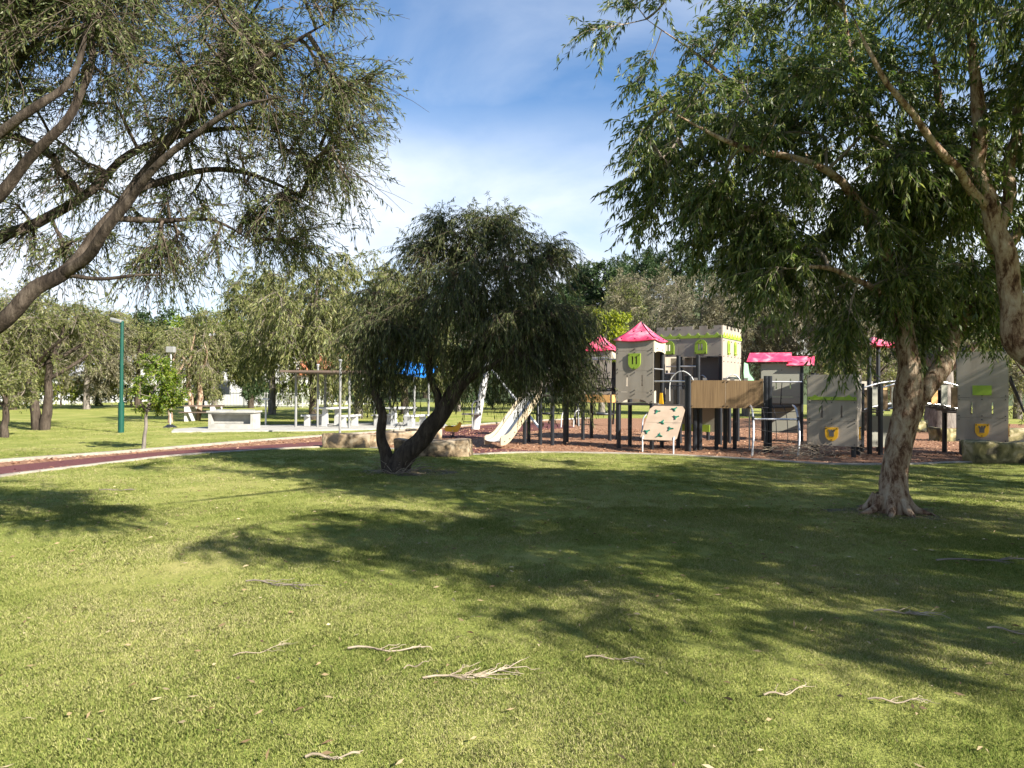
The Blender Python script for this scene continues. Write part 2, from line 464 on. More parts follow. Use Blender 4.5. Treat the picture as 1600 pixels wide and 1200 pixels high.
# grass: one tuft, scattered
def scatter(name, pts, rz, sc, src, label, cat):
    me = bpy.data.meshes.new(name)
    me.vertices.add(len(pts)); me.vertices.foreach_set('co', np.asarray(pts, np.float32).ravel())
    for nm, arr in (('rz', rz), ('sc', sc)):
        a = me.attributes.new(nm, 'FLOAT', 'POINT'); a.data.foreach_set('value', np.asarray(arr, np.float32))
    o = link(name, me)
    ng = bpy.data.node_groups.new(name, 'GeometryNodeTree')
    ng.interface.new_socket('Geometry', in_out='INPUT', socket_type='NodeSocketGeometry')
    ng.interface.new_socket('Geometry', in_out='OUTPUT', socket_type='NodeSocketGeometry')
    A = ng.nodes.new; K = ng.links.new
    gi = A('NodeGroupInput'); go = A('NodeGroupOutput')
    ip = A('GeometryNodeInstanceOnPoints'); ob = A('GeometryNodeObjectInfo')
    ob.inputs['Object'].default_value = src
    ob.inputs['As Instance'].default_value = True
    r1 = A('GeometryNodeInputNamedAttribute'); r1.data_type = 'FLOAT'; r1.inputs['Name'].default_value = 'rz'
    s1 = A('GeometryNodeInputNamedAttribute'); s1.data_type = 'FLOAT'; s1.inputs['Name'].default_value = 'sc'
    cx = A('ShaderNodeCombineXYZ')
    K(r1.outputs['Attribute'], cx.inputs['Z'])
    K(gi.outputs[0], ip.inputs['Points']); K(ob.outputs['Geometry'], ip.inputs['Instance'])
    K(cx.outputs[0], ip.inputs['Rotation']); K(s1.outputs['Attribute'], ip.inputs['Scale'])
    K(ip.outputs[0], go.inputs[0])
    md = o.modifiers.new('scatter', 'NODES'); md.node_group = ng
    return tag(o, label, cat, kind='stuff')

def tuft_mesh(name, nb, spread, h, w_):
    rg = np.random.default_rng(5)
    p = rg.normal(0, spread*.5, (nb, 2)); a = rg.uniform(0, 6.28, nb); hh = h*rg.uniform(.5, 1.15, nb)
    lean = rg.uniform(.15, 1.1, nb)*hh; la = rg.uniform(0, 6.28, nb)
    base = np.column_stack([p, np.full(nb, -.004)])
    wv = np.column_stack([np.cos(a), np.sin(a), np.zeros(nb)])*w_
    lv = np.column_stack([np.cos(la)*lean, np.sin(la)*lean, np.zeros(nb)])
    up = np.column_stack([np.zeros(nb), np.zeros(nb), hh])
    V = np.stack([base-wv, base+wv, base+lv*.4+up*.65+wv*.7, base+lv+up, base+lv*.4+up*.65-wv*.7], 1).reshape(-1, 3)
    F = np.arange(nb*5).reshape(-1, 5)
    return np_mesh(name, V, F, M['blade'])
tuft = tuft_mesh('grass_tuft', 60, .085, .021, .0017)
tag(tuft, 'single tuft of short lawn grass standing among the mown grass', 'grass', kind='stuff')
tuft.location = (.35, 3.4, 0)
def wedge(y0, y1, dens, slope=.78):
    A_ = slope*(y1*y1-y0*y0); n = int(A_*dens)
    y = np.sqrt(RNG.uniform(y0*y0, y1*y1, n)); x = RNG.uniform(-1, 1, n)*slope*y
    return np.stack([x, y], 1)
gp = np.vstack([wedge(2.4, 6, 560), wedge(6, 10, 240), wedge(10, 19, 75), wedge(19, 34, 12)])
gp = gp[~in_poly(gp, BED)]
# worn soil round the two trunks
SOIL = []
for px_, py_, rx_, ry_ in ((1392, 801, .95, .8), (640, 738, 1.25, .75)):
    c_ = G(px_, py_); lp_ = []
    for k in range(40):
        a = k/40*2*math.pi
        q_ = .72+.45*mnoise.noise(Vector((math.cos(a)*1.6+px_, math.sin(a)*1.6, 0)))
        lp_.append((c_.x+rx_*q_*math.cos(a), c_.y+ry_*q_*math.sin(a)))
    SOIL.append(np.array(lp_)); sheet('soil_patch', lp_, .004, M['soil'])
    gp = gp[~in_poly(gp, np.array(lp_)) | (RNG.uniform(size=len(gp)) < .45)]
d_ = gp[:, 1]
nz = np.array([mnoise.noise(Vector((x*.9, y*.9, 0)))+.6*mnoise.noise(Vector((x*4, y*4, 3))) for x, y in gp])
kp = RNG.uniform(size=len(gp)) < np.clip(.85+.7*nz, .3, 1); gp = gp[kp]; d_ = d_[kp]; nz = nz[kp]
sc_ = RNG.uniform(.6, 1.2, len(gp))*np.clip(1+.35*nz, .65, 1.4)*np.interp(d_, [3, 10, 20, 34], [1, 1.35, 1.7, 2.2])
scatter('lawn_grass', np.column_stack([gp, np.zeros(len(gp))]), RNG.uniform(0, 6.28, len(gp)), sc_, tuft,
        'short mown green and straw coloured lawn grass', 'grass')

# ------------------------------------------------------------------ trees
def unit(v): return v/(np.linalg.norm(v, axis=-1, keepdims=True)+1e-9)

def leaf_mesh(pos, d, L_, W_, rng, curl=.25):
    n = len(pos)
    d = unit(d)
    side = unit(np.cross(d, unit(rng.normal(size=(n, 3)))))
    nr = np.cross(side, d)
    Ls = (L_*rng.uniform(.6, 1.25, n))[:, None]; Ws = (W_*rng.uniform(.7, 1.2, n))[:, None]
    mid = pos+d*Ls*.45+nr*Ls*curl*.35
    tip = pos+d*Ls+np.array([0, 0, -1.])*Ls*curl*.3
    V = np.stack([pos, mid-side*Ws*.5, tip, mid+side*Ws*.5], 1).reshape(-1, 3)
    return V, np.arange(n*4).reshape(-1, 4)

def limb_mesh(limbs, n=12, rough=.0, seed=0):
    """limbs: list of (points, r0, r1[, k]) -> V, F with a noisy bark surface"""
    Vs, Fs, o = [], [], 0
    for lb in limbs:
        pts, r0, r1 = lb[:3]
        k = lb[3] if len(lb) > 3 else 18
        c = catmull(pts, k); t_ = np.linspace(0, 1, k)
        rr = (r0+(r1-r0)*t_) if np.isscalar(r0) else np.interp(t_, np.linspace(0, 1, len(r0)), r0)
        rr = rr*np.interp(t_, [0, .82, 1], [1, 1, .3])
        for i in range(1, k):
            am = min(.05, .7*rr[i])*min(1, i/4)
            q = Vector(c[i]*2.3)+Vector((seed, 0, 0))
            c[i] = c[i]+am*np.array([mnoise.noise(q), mnoise.noise(q+Vector((5, 0, 0))), mnoise.noise(q+Vector((0, 5, 0)))])*(1.5 if k > 12 else .5)
        V, F = tubes(c[None], rr[None], n)
        if rough:
            V3 = V.reshape(k, n, 3)
            for i in range(k):
                for j in range(n):
                    p = V3[i, j]
                    q = Vector((p[0]*5+seed, p[1]*5, p[2]*1.8))
                    dsp = 1+rough*(mnoise.noise(q)+.5*mnoise.noise(q*2.7))
                    V3[i, j] = c[i]+(p-c[i])*dsp
            V = V3.reshape(-1, 3)
        Vs.append(V); Fs.append(F+o); o += len(V)
    return np.vstack(Vs), np.vstack(Fs)

def grow_tree(root, limbs, blobs, bark, twigmat, leafmat, seed=1, n_tw=12, tw_len=.6, droop=.5, n_leaf=14, leaf=(.07, .013),
              leaf_droop=.5, sides=12, rough=.06, shell=.5, minz=None, bare=0.0, node_from=.35, tw_r=.0035, leafrand=.6, outw=.5, brk=1.0):
    rng = np.random.default_rng(seed)
    bz = np.array(root.location)
    lims = [([np.array(p, float)-bz for p in lb[0]],)+tuple(lb[1:]) for lb in limbs]
    V, F = limb_mesh(lims, sides, rough, seed)
    np_mesh('trunk', V, F, bark, root, smooth=True)
    nodes_ = []
    for lb in lims:
        c = catmull(lb[0], 24)
        nodes_ += list(c[int(24*node_from):])
    nodes_ = np.array(nodes_)
    cl = []
    for (c, r, n) in blobs:
        u = unit(rng.normal(size=(n, 3)))*(rng.uniform(0, 1, n)**shell)[:, None]
        cl.append(np.array(c)-bz+u*np.array(r))
    cl = np.vstack(cl)
    if minz is not None: cl = cl[cl[:, 2]+bz[2] > minz]
    C = len(cl)
    # connect every cluster to the nearest grown node (nearest to the limbs first)
    dl = np.min(np.linalg.norm(cl[:, None]-nodes_[None], axis=2), axis=1)
    order = np.argsort(dl)
    par = -np.ones(C, int); start = np.zeros((C, 3)); done = []
    for i in order:
        d0 = np.linalg.norm(nodes_-cl[i], axis=1); k = d0.argmin(); best = d0[k]; start[i] = nodes_[k]
        if done:
            dd = np.linalg.norm(cl[done]-cl[i], axis=1)+.15; kk = dd.argmin()
            if dd[kk] < best: par[i] = done[kk]; start[i] = cl[done[kk]]
        done.append(i)
    cnt = np.ones(C)
    for i in order[::-1]:
        if par[i] >= 0: cnt[par[i]] += cnt[i]
    tt = np.linspace(0, 1, 6)[None, :, None]
    span = np.linalg.norm(cl-start, axis=1)
    mid = (start+cl)/2+rng.normal(size=(C, 3))*(.10*span)[:, None]+np.array([0, 0, 1.])*(.10*span)[:, None]
    br = (1-tt)**2*start[:, None]+2*tt*(1-tt)*mid[:, None]+tt**2*cl[:, None]
    r1 = .0055*brk*np.sqrt(cnt); r0 = .0068*brk*np.sqrt(cnt+1)
    rad = r0[:, None]+(r1-r0)[:, None]*np.linspace(0, 1, 6)[None]
    V1, F1 = tubes(br, rad, 5)
    # twigs
    T = C*n_tw
    ci = np.repeat(np.arange(C), n_tw)
    ti = rng.uniform(.35, 1, T)[:, None]
    st = (1-ti)**2*start[ci]+2*ti*(1-ti)*mid[ci]+ti**2*cl[ci]
    cen = cl.mean(0)
    outv = unit(cl-cen)[ci]; bd = unit(cl-start)[ci]
    dr = unit(unit(rng.normal(size=(T, 3)))*.9+outv*outw+bd*.5+np.array([0, 0, -droop*.6]))
    ln = tw_len*rng.uniform(.45, 1.2, T)
    s4 = np.linspace(0, 1, 5)[None, :, None]
    tw = st[:, None]+dr[:, None]*s4*ln[:, None, None]+np.array([0, 0, -1.])*droop*(s4**2)*ln[:, None, None]*.7
    tw = tw+rng.normal(size=tw.shape)*(.03*ln)[:, None, None]*s4
    if minz is not None:
        tw[:, :, 2] = np.maximum(tw[:, :, 2], minz-bz[2]-.2+rng.uniform(0, .3, (T, 1)))
    V2, F2 = tubes(tw, np.linspace(tw_r, tw_r*.4, 5)[None].repeat(T, 0), 3)
    tag(np_mesh('branches', np.vstack([V1, V2]), np.vstack([F1, F2+len(V1)]), twigmat, root, smooth=True), kind='stuff')
    # leaves along the twigs
    leafy = np.where(rng.uniform(size=T) > bare)[0]
    li = np.repeat(leafy, n_leaf); NL = len(li)
    s = rng.uniform(.12, 1.0, NL)*4
    k0 = np.minimum(s.astype(int), 3); fr = (s-k0)[:, None]
    pos = tw[li, k0]*(1-fr)+tw[li, k0+1]*fr
    td = unit(tw[li, k0+1]-tw[li, k0])
    d = unit(td*.8+unit(rng.normal(size=(NL, 3)))*leafrand+np.array([0, 0, -leaf_droop]))
    V3, F3 = leaf_mesh(pos, d, leaf[0], leaf[1], rng)
    tag(np_mesh('foliage', V3, F3, leafmat, root), kind='stuff')
    return root

# --- tall paperbark on the right
b0 = G(1392, 801)
by = b0.y
def Q(px, py, dy=0): return tuple(P(px, py, by+dy))
rt = thing('paperbark_tree', 'leaning paperbark with peeling cream trunk standing in the lawn before the castle towers', 'tree', b0)
lim = [
    ([(b0.x, b0.y, -.06), Q(1393, 780), Q(1400, 720), Q(1411, 660), Q(1424, 612), Q(1421, 570), Q(1416, 520), Q(1420, 440), Q(1405, 330, .2), Q(1370, 220, .3), Q(1330, 90, .2), Q(1310, -60, .1)],
     [.225, .18, .168, .168, .19, .14, .125, .115, .09, .07, .05, .03], 0, 90),
    ([Q(1430, 625), Q(1458, 590), Q(1486, 540, .1), Q(1512, 480, .2), Q(1548, 425, .3), Q(1590, 360, .3), Q(1640, 240, .2)], [.13, .125, .105, .095, .085, .07, .05], 0, 44),
    ([Q(1419, 470), Q(1380, 390, -.3), Q(1330, 300, -.7), Q(1260, 250, -1.0), Q(1150, 225, -1.2), Q(1040, 170, -1.2)], [.075, .065, .05, .04, .03, .018], 0, 26),
    ([Q(1412, 380), Q(1370, 330, .5), Q(1300, 275, .9), Q(1220, 215, 1.2), Q(1120, 110, 1.3), Q(1010, 30, 1.3)], [.06, .055, .045, .035, .028, .015], 0, 26),
    ([Q(1560, 410, .3), Q(1500, 300, -.2), Q(1470, 180, -.5), Q(1450, 40, -.8)], [.07, .06, .05, .03], 0, 20),
    ([Q(1417, 500), Q(1370, 455, -.4), Q(1300, 420, -.8), Q(1230, 420, -1.0)], [.05, .04, .03, .015], 0, 18),
]
# root flare
for k in range(8):
    a = k*.785+.3
    e = b0+Vector((math.cos(a), math.sin(a), 0))*random.uniform(.42, .75)
    lim.append(([(b0.x+.16*math.cos(a), b0.y+.16*math.sin(a), .22), (b0.x+.27*math.cos(a), b0.y+.27*math.sin(a), .07), (e.x, e.y, -.03)], [.07, .055, .015], 0, 8))
blobs = [((3.7, by-.1, 5.1), (2.0, 2.2, 1.15), 76), ((5.2, by-.4, 4.1), (1.5, 1.8, 1.2), 60), ((3.0, by-.4, 3.75), (.85, .8, .65), 26),
         ((3.35, by-.6, 3.05), (.4, .5, .45), 6), ((5.2, by+.0, 3.0), (1.1, .9, .6), 20), ((4.25, by-.3, 2.55), (.45, .5, .4), 6), ((6.4, by+.2, 2.9), (.8, .8, .6), 10),
         ((4.4, by, 7.1), (3.9, 3.2, 1.4), 85), ((2.0, by-.4, 4.6), (.75, 1.0, 1.0), 14), ((7.2, by, 4.6), (1.2, 1.8, 1.6), 24)]
grow_tree(rt, lim, blobs, M['paperbark'], M['twiggrey'], M['leaf_paper'], seed=3, n_tw=20, tw_len=.60, droop=.42, n_leaf=21, leaf=(.11, .025), leafrand=.85,
          leaf_droop=.6, sides=28, rough=.13, shell=.6)

# --- second paperbark, trunk beyond the right edge
b1 = Vector((7.6, 8.3, 0))
def Q1(px, py, dy=0): return tuple(P(px, py, 8.3+dy))
rt2 = thing('paperbark_tree', 'paperbark whose peeling brown upper stem leans in past the leaning tree', 'tree', b1)
lim = [([(7.6, 8.3, -.05), (7.25, 8.3, 1.2), Q1(1606, 560), Q1(1590, 470), Q1(1568, 390), Q1(1545, 330), Q1(1530, 220), Q1(1520, 100), Q1(1500, -80)],
        [.24, .17, .135, .12, .112, .095, .08, .068, .04], 0, 60),
       ([Q1(1560, 360), Q1(1580, 270, .2), Q1(1590, 180, .4), Q1(1620, 40, .5)], [.07, .06, .055, .04], 0, 20),
       ([Q1(1545, 330), Q1(1500, 270, -.3), Q1(1450, 210, -.6), Q1(1380, 120, -.9), Q1(1330, 20, -1.0)], [.055, .045, .036, .026, .012], 0, 30),
       ([(6.0, 8.3, 5.5), (6.4, 7, 5.9), (6.8, 5, 6.1), (7.2, 3.4, 5.9)], [.09, .07, .05, .02], 0, 18),
       ([(6.0, 8.3, 5.3), (5.0, 7, 5.9), (3.9, 5.6, 6.0), (2.2, 4.2, 5.8)], [.08, .06, .04, .02], 0, 18)]
blobs = [((8.2, 5.6, 5.3), (3.6, 3.4, 1.0), 190), ((6.2, 8.0, 5.6), (1.8, 1.8, 1.6), 36), ((1.7, 3.6, 5.7), (1.1, 1.0, .4), 15), ((5.6, 3.0, 5.4), (2.6, 1.7, .6), 60), ((5.2, 6.0, 6.1), (1.6, 1.3, .6), 24), ((11.4, 5.0, 5.0), (3.2, 3.6, 1.3), 90)]
grow_tree(rt2, lim, blobs, M['paperbark'], M['twiggrey'], M['leaf_paper'], seed=8, n_tw=17, tw_len=.65, droop=.6, n_leaf=20, leaf=(.115, .023),
          leaf_droop=.75, sides=24, rough=.13, shell=.6)

# --- two more paperbarks beyond the right edge, whose shade falls across lawn and towers
for bx0, by0, hc, rx, ry, ncl, sd_, lb in ((9.9, 2.4, 5.2, 4.6, 3.5, 250, 61, 'broad paperbark beside the open lawn casting the large shadow on it'),
                                          (12.8, 9.3, 5.2, 3.7, 3.0, 140, 63, 'paperbark beyond the big mossy block dappling the grass before the playground'),
                                          (15.2, 13.2, 5.3, 4.6, 3.6, 130, 62, 'broad paperbark beyond the tall shield tower shading the play towers')):
    tr_ = thing('paperbark_tree', lb, 'tree', (bx0, by0, 0))
    lim = [([(bx0, by0, -.05), (bx0-.1, by0, 1.5), (bx0-.3, by0+.2, 3.0), (bx0-.5, by0+.3, 5.6)], [.3, .22, .18, .06], 0, 24)]
    for k in range(6):
        a = k*1.05+.2
        lim.append(([(bx0-.25, by0+.15, 2.4+.15*k), (bx0+rx*.3*math.cos(a), by0+ry*.3*math.sin(a), hc-1.0), (bx0+rx*.7*math.cos(a), by0+ry*.7*math.sin(a), hc)], [.11, .08, .02], 0, 14))
    grow_tree(tr_, lim, [((bx0-.4, by0+.4, hc), (rx, ry, 1.25), ncl)], M['paperbark'], M['twiggrey'], M['leaf_paper'], seed=sd_, n_tw=17, tw_len=.7, droop=.6, n_leaf=16, leaf=(.13, .030), leaf_droop=.75, sides=12, rough=.1, shell=.6)

# --- tree overhanging from the left
b2 = Vector((-5.9, 5.9, 0))
def Q2(px, py, Y): return tuple(P(px, py, Y))
lt = thing('overhanging_tree', 'grey barked tree with half bare twiggy crown arching over the lawn beside the red path', 'tree', b2)
f0 = (-5.35, 5.95, 1.15)
lim = [
    ([(-5.9, 5.9, -.05), (-5.75, 5.9, .6), f0], [.32, .25, .21], 0, 14),
    ([f0, Q2(-60, 535, 5.9), Q2(0, 503, 5.9), Q2(62, 455, 5.95), Q2(95, 430, 6.0), Q2(140, 370, 6.1), Q2(200, 300, 6.25), Q2(250, 235, 6.4), Q2(300, 170, 6.5), Q2(345, 90, 6.6), Q2(400, 10, 6.6), Q2(450, -80, 6.6)],
     [.11, .072, .064, .062, .058, .046, .041, .035, .03, .025, .018, .01], 0, 48),
    ([Q2(95, 430, 6.0), Q2(150, 390, 5.9), Q2(185, 335, 5.85), Q2(225, 280, 5.8), Q2(290, 225, 5.7), Q2(370, 170, 5.6), Q2(450, 150, 5.6)], [.046, .042, .038, .032, .025, .018, .01], 0, 28),
    ([f0, (-5.1, 6.2, 1.9), Q2(-20, 385, 6.4), Q2(70, 345, 6.5), Q2(140, 300, 6.6), Q2(200, 245, 6.8), Q2(290, 210, 7.0), Q2(400, 200, 7.2), Q2(500, 230, 7.3)], [.1, .07, .052, .045, .039, .033, .026, .018, .008], 0, 36),
    ([f0, (-5.2, 5.6, 2.0), Q2(-30, 330, 5.6), Q2(40, 260, 5.6), Q2(100, 190, 5.6), Q2(140, 110, 5.7), Q2(145, 20, 5.8), Q2(150, -120, 5.8)], [.09, .06, .046, .038, .034, .027, .02, .011], 0, 44),
    ([Q2(-10, 215, 5.3), Q2(60, 160, 5.3), Q2(110, 120, 5.4), Q2(130, 60, 5.5), Q2(140, -60, 5.5)], [.036, .03, .025, .02, .01], 0, 30),
    ([f0, (-5.5, 5.4, 2.4), Q2(-60, 240, 5.25), Q2(-10, 215, 5.3)], [.1, .09, .08, .07], 0, 14),
    ([Q2(200, 300, 6.25), Q2(270, 275, 6.6), Q2(350, 265, 6.9), Q2(440, 290, 7.1), Q2(500, 330, 7.2)], [.035, .03, .024, .016, .008], 0, 20),
    ([Q2(170, 340, 6.2), Q2(240, 345, 6.4), Q2(330, 345, 6.6), Q2(400, 380, 6.8)], [.03, .024, .016, .007], 0, 18),
    ([Q2(98, 428, 6.0), Q2(150, 436, 6.0), Q2(210, 430, 6.1), Q2(265, 430, 6.2)], [.02, .016, .012, .005], 0, 14),
    ([Q2(250, 235, 6.4), Q2(330, 160, 6.2), Q2(420, 90, 6.1), Q2(520, 30, 6.1)], [.035, .03, .02, .01], 0, 18),
]
blobs = [((-2.45, 6.5, 4.5), (1.15, 1.3, .8), 50), ((-3.6, 6.3, 4.7), (1.3, 1.3, .8), 55), ((-4.3, 6.0, 4.4), (.9, .9, .8), 22), ((-4.0, 5.9, 5.0), (1.0, .9, .6), 34), ((-2.0, 6.9, 3.75), (.75, .9, .6), 17), ((-2.45, 6.8, 3.15), (.6, .6, .3), 11),
         ((-2.9, 6.4, 5.9), (2.0, 1.7, .8), 44), ((-1.5, 6.6, 4.15), (.42, .6, .4), 9), ((-4.6, 6.2, 3.7), (.7, .9, .8), 12), ((-3.3, 6.7, 3.5), (1.0, .8, .5), 14), ((-4.0, 6.3, 2.95), (.5, .5, .25), 5), ((-2.9, 6.5, 2.85), (.8, .5, .18), 8)]
grow_tree(lt, lim, blobs, M['brownbark'], M['twigbrown'], M['leaf_left'], seed=21, n_tw=25, tw_len=.54, droop=.28, n_leaf=21, leaf=(.06, .0115),
          leaf_droop=.15, sides=12, rough=.08, shell=.7, bare=.22, tw_r=.0038, leafrand=.8, brk=1.45)

# --- weeping bottlebrush in the middle
b3 = G(618, 738)
cy = b3.y
def Q3(px, py, dy=0): return tuple(P(px, py, cy+dy))
mt = thing('bottlebrush_tree', 'dark weeping bottlebrush with leaning forked trunk between the sandstone blocks', 'tree', b3)
lim = [
    ([(b3.x, b3.y, -.05), Q3(632, 715), Q3(650, 690), Q3(672, 665), Q3(695, 640), Q3(712, 612), Q3(735, 580), Q3(765, 530, .2), Q3(790, 460, .3), Q3(800, 400, .3)],
     [.27, .2, .18, .17, .165, .15, .11, .08, .05, .02], 0, 44),
    ([(b3.x-.1, b3.y, -.05), Q3(605, 710), Q3(598, 680), Q3(597, 645), Q3(588, 610), Q3(575, 570, .2), Q3(565, 520, .3), Q3(580, 460, .3)], [.16, .12, .095, .085, .08, .065, .045, .02], 0, 36),
    ([Q3(688, 648), Q3(678, 610, .2), Q3(668, 570, .3), Q3(672, 510, .3), Q3(700, 440, .2), Q3(730, 380, 0)], [.085, .075, .065, .05, .035, .015], 0, 26),
    ([Q3(725, 595), Q3(770, 570, -.3), Q3(830, 520, -.5), Q3(870, 480, -.5)], [.07, .06, .04, .015], 0, 20),
    ([Q3(740, 575), Q3(760, 500, .7), Q3(740, 430, .9), Q3(730, 370, .8)], [.06, .05, .035, .015], 0, 20),
]
blobs = [((-.7, cy, 3.35), (1.8, 1.5, .9), 62), ((-.9, cy, 4.2), (1.0, .9, .55), 26), ((.5, cy, 2.75), (.95, 1.0, .75), 56), ((-2.1, cy, 3.0), (.7, .9, .6), 24), ((-.1, cy, 4.55), (.5, .5, .35), 9), ((-1.35, cy-.2, 4.7), (.35, .4, .3), 6), ((.35, cy, 4.0), (.7, .7, .4), 12), ((-.5, cy-.2, 4.75), (.95, .6, .35), 12), ((-1.7, cy, 4.25), (.35, .4, .4), 6), ((.6, cy, 4.1), (.5, .5, .35), 8), ((-2.5, cy, 3.4), (.4, .5, .35), 6),
         ((.75, cy-.2, 3.0), (.7, .9, .5), 18), ((-2.35, cy+.1, 2.15), (.5, .6, .45), 13), ((-2.6, cy, 2.75), (.55, .7, .5), 13), ((1.05, cy, 2.1), (.45, .7, .45), 15), ((.2, cy-.1, 2.15), (.6, .8, .3), 10), ((-1.0, cy+.2, 2.45), (.9, 1.0, .4), 18)]
grow_tree(mt, lim, blobs, M['darkbark'], M['twigbrown'], M['leaf_mid'], seed=33, n_tw=18, tw_len=.76, droop=.72, n_leaf=24, leaf=(.10, .015),
          leaf_droop=.65, sides=12, rough=.12, shell=.6, minz=.85, tw_r=.004)
# dry suckers at its foot belong to the tree
rg = np.random.default_rng(4)
T = 46
st = np.column_stack([rg.normal(.12, .16, T), rg.normal(-.15, .12, T), np.full(T, -.02)])
dr = unit(np.column_stack([rg.normal(.25, .6, T), rg.normal(-.3, .5, T), rg.uniform(.25, 1.1, T)]))
s4 = np.linspace(0, 1, 5)[None, :, None]; ln = rg.uniform(.25, .75, T)[:, None, None]
tw = st[:, None]+dr[:, None]*s4*ln+np.array([0, 0, -1.])*.45*s4**2*ln
tw[:, :, 2] = np.maximum(tw[:, :, 2], .01)
V, F = tubes(tw, np.linspace(.006, .003, 5)[None].repeat(T, 0), 4)
tag(np_mesh('suckers', V, F, M['twig'], mt), kind='stuff')
# ------------------------------------------------------------------ playground
TH = R(-28)
U = Vector((math.cos(TH), math.sin(TH), 0)); W = Vector((-math.sin(TH), math.cos(TH), 0))

class Unit:
    """a play module: local x along its front, y away, z up"""
    def __init__(s, name, label, cat, center, rz, w_, d, group=None):
        s.o = thing(name, label, cat, (center[0], center[1], 0), rz, group); s.w = w_; s.d = d; s.bolt = MB()
    def fn(s, face, off=0.0):
        w2, d2 = s.w/2, s.d/2
        return {'front': lambda a, t, z: (a, -d2-off-t, z), 'back': lambda a, t, z: (a, d2+off+t, z),
                'right': lambda a, t, z: (w2+off+t, a, z), 'left': lambda a, t, z: (-w2-off-t, a, z)}[face]
    def panel(s, name, loops, mat, face='front', t=.018, off=.0, bolts=None):
        o = MB().plate(loops, t, s.fn(face, off)).build(name, mat, s.o)
        if bolts: s.bolts(bolts, face, off+t)
        return o
    def bolts(s, pts, face, off):
        f = s.fn(face, off)
        for a, z in pts:
            p0, p1 = f(a, -.004, z), f(a, .022, z)
            s.bolt.tube([p0, p1], .014, 6)
    def post(s, x, y, z0=-.05, z1=2.9, r=.055):
        c_ = []
        for k in range(12):
            q = k/12*2*math.pi
            # rounded-square section
            m_ = max(abs(math.cos(q)), abs(math.sin(q)))**.55
            c_.append((x+r*math.cos(q)/m_, y+r*math.sin(q)/m_))
        return MB().plate([c_], z1-z0, lambda a, d, b_: (a, b_, z0+d)).build('post', M['black'], s.o)
    def rail(s, pts, mat='steel', r=.019, name='rail', k=None):
        return MB().tube(pts, r, 8, k=k).build(name, M[mat], s.o, smooth=True)
    def deck(s, z, x0=None, x1=None, y0=None, y1=None):
        x0 = -s.w/2+.03 if x0 is None else x0; x1 = s.w/2-.03 if x1 is None else x1
        y0 = -s.d/2+.03 if y0 is None else y0; y1 = s.d/2-.03 if y1 is None else y1
        return MB().box(((x0+x1)/2, (y0+y1)/2, z-.03), (x1-x0, y1-y0, .06)).build('deck', M['paneldark'], s.o)
    def finish(s):
        if s.bolt.v: tag(s.bolt.build('bolts', M['black'], s.o), kind='stuff')
        return s.o

def slit(a, z, h=.2, w_=.03):           # arrow slit with a round foot
    return [(a-w_/2, z), (a-w_*.8, z-.03), (a, z-.055), (a+w_*.8, z-.03), (a+w_/2, z), (a+w_/2, z+h*.35), (a+w_*.9, z+h*.4), (a+w_/2, z+h*.45), (a+w_/2, z+h), (a-w_/2, z+h), (a-w_/2, z+h*.45), (a-w_*.9, z+h*.4), (a-w_/2, z+h*.35)]
def arch_top(a, z0, w_, h, n=12):        # arched window outline
    r_ = w_/2
    return [(a-r_, z0), (a+r_, z0)]+[(a+r_*math.cos(q), z0+h-r_+r_*math.sin(q)) for q in np.linspace(0, math.pi, n)]
def u_shape(a, z1, w_, h, n=12):         # flat top, round bottom
    r_ = w_/2
    return [(a+r_, z1), (a-r_, z1)]+[(a+r_*math.cos(q), z1-h+r_+r_*math.sin(q)) for q in np.linspace(math.pi, 2*math.pi, n)]
def corner_bolts(a0, z0, a1, z1, mid=True):
    e = .045
    xs = [a0+e, a1-e]+([(a0+a1)/2] if mid else [])
    return [(x, z) for x in xs for z in (z0+e, z1-e)]

def pyramid_roof(un, ze, zp, over, ridge=.0):
    """four pink roof panels with a gently bowed lower edge"""
    w2, d2 = un.w/2+over, un.d/2+over
    cs = [(-w2, -d2), (w2, -d2), (w2, d2), (-w2, d2)]
    ap = [(-ridge, 0), (ridge, 0), (ridge, 0), (-ridge, 0)]
    for k in range(4):
        a = Vector((*cs[k], ze)); b_ = Vector((*cs[(k+1) % 4], ze))
        t0 = Vector((*ap[k], zp)); t1 = Vector((*ap[(k+1) % 4], zp))
        n = 9; rows = 6; V = []
        for r_ in range(rows):
            f = r_/(rows-1)
            for i in range(n):
                g_ = i/(n-1)
                lo = a.lerp(b_, g_); lo.z -= .05*math.sin(math.pi*g_)
                up = t0.lerp(t1, g_)
                p = lo.lerp(up, f); p.z -= .045*math.sin(math.pi*f)
                V.append(p)
        F = [(r_*n+i, r_*n+i+1, (r_+1)*n+i+1, (r_+1)*n+i) for r_ in range(rows-1) for i in range(n-1)]
        o = MB().add(V, F).build('roof_panel', M['pink'], un.o, smooth=True)
        sm = o.modifiers.new('thick', 'SOLIDIFY'); sm.thickness = .022; sm.offset = -1
        seam = MB().tube([a.lerp(t0, f)+Vector((0, 0, .004-.045*math.sin(math.pi*f))) for f in np.linspace(.02, .98, 8)], .010, 5)
        seam.build('roof_seam', M['black'], o)
        for f, g_ in ((.12, .15), (.12, .85), (.55, .3), (.55, .7), (.15, .5)):
            lo = a.lerp(b_, g_); lo.z -= .05*math.sin(math.pi*g_)
            p = lo.lerp(t0.lerp(t1, g_), f); p.z -= .045*math.sin(math.pi*f)
            un.bolt.box(p+Vector((0, 0, .008)), (.028, .028, .03))

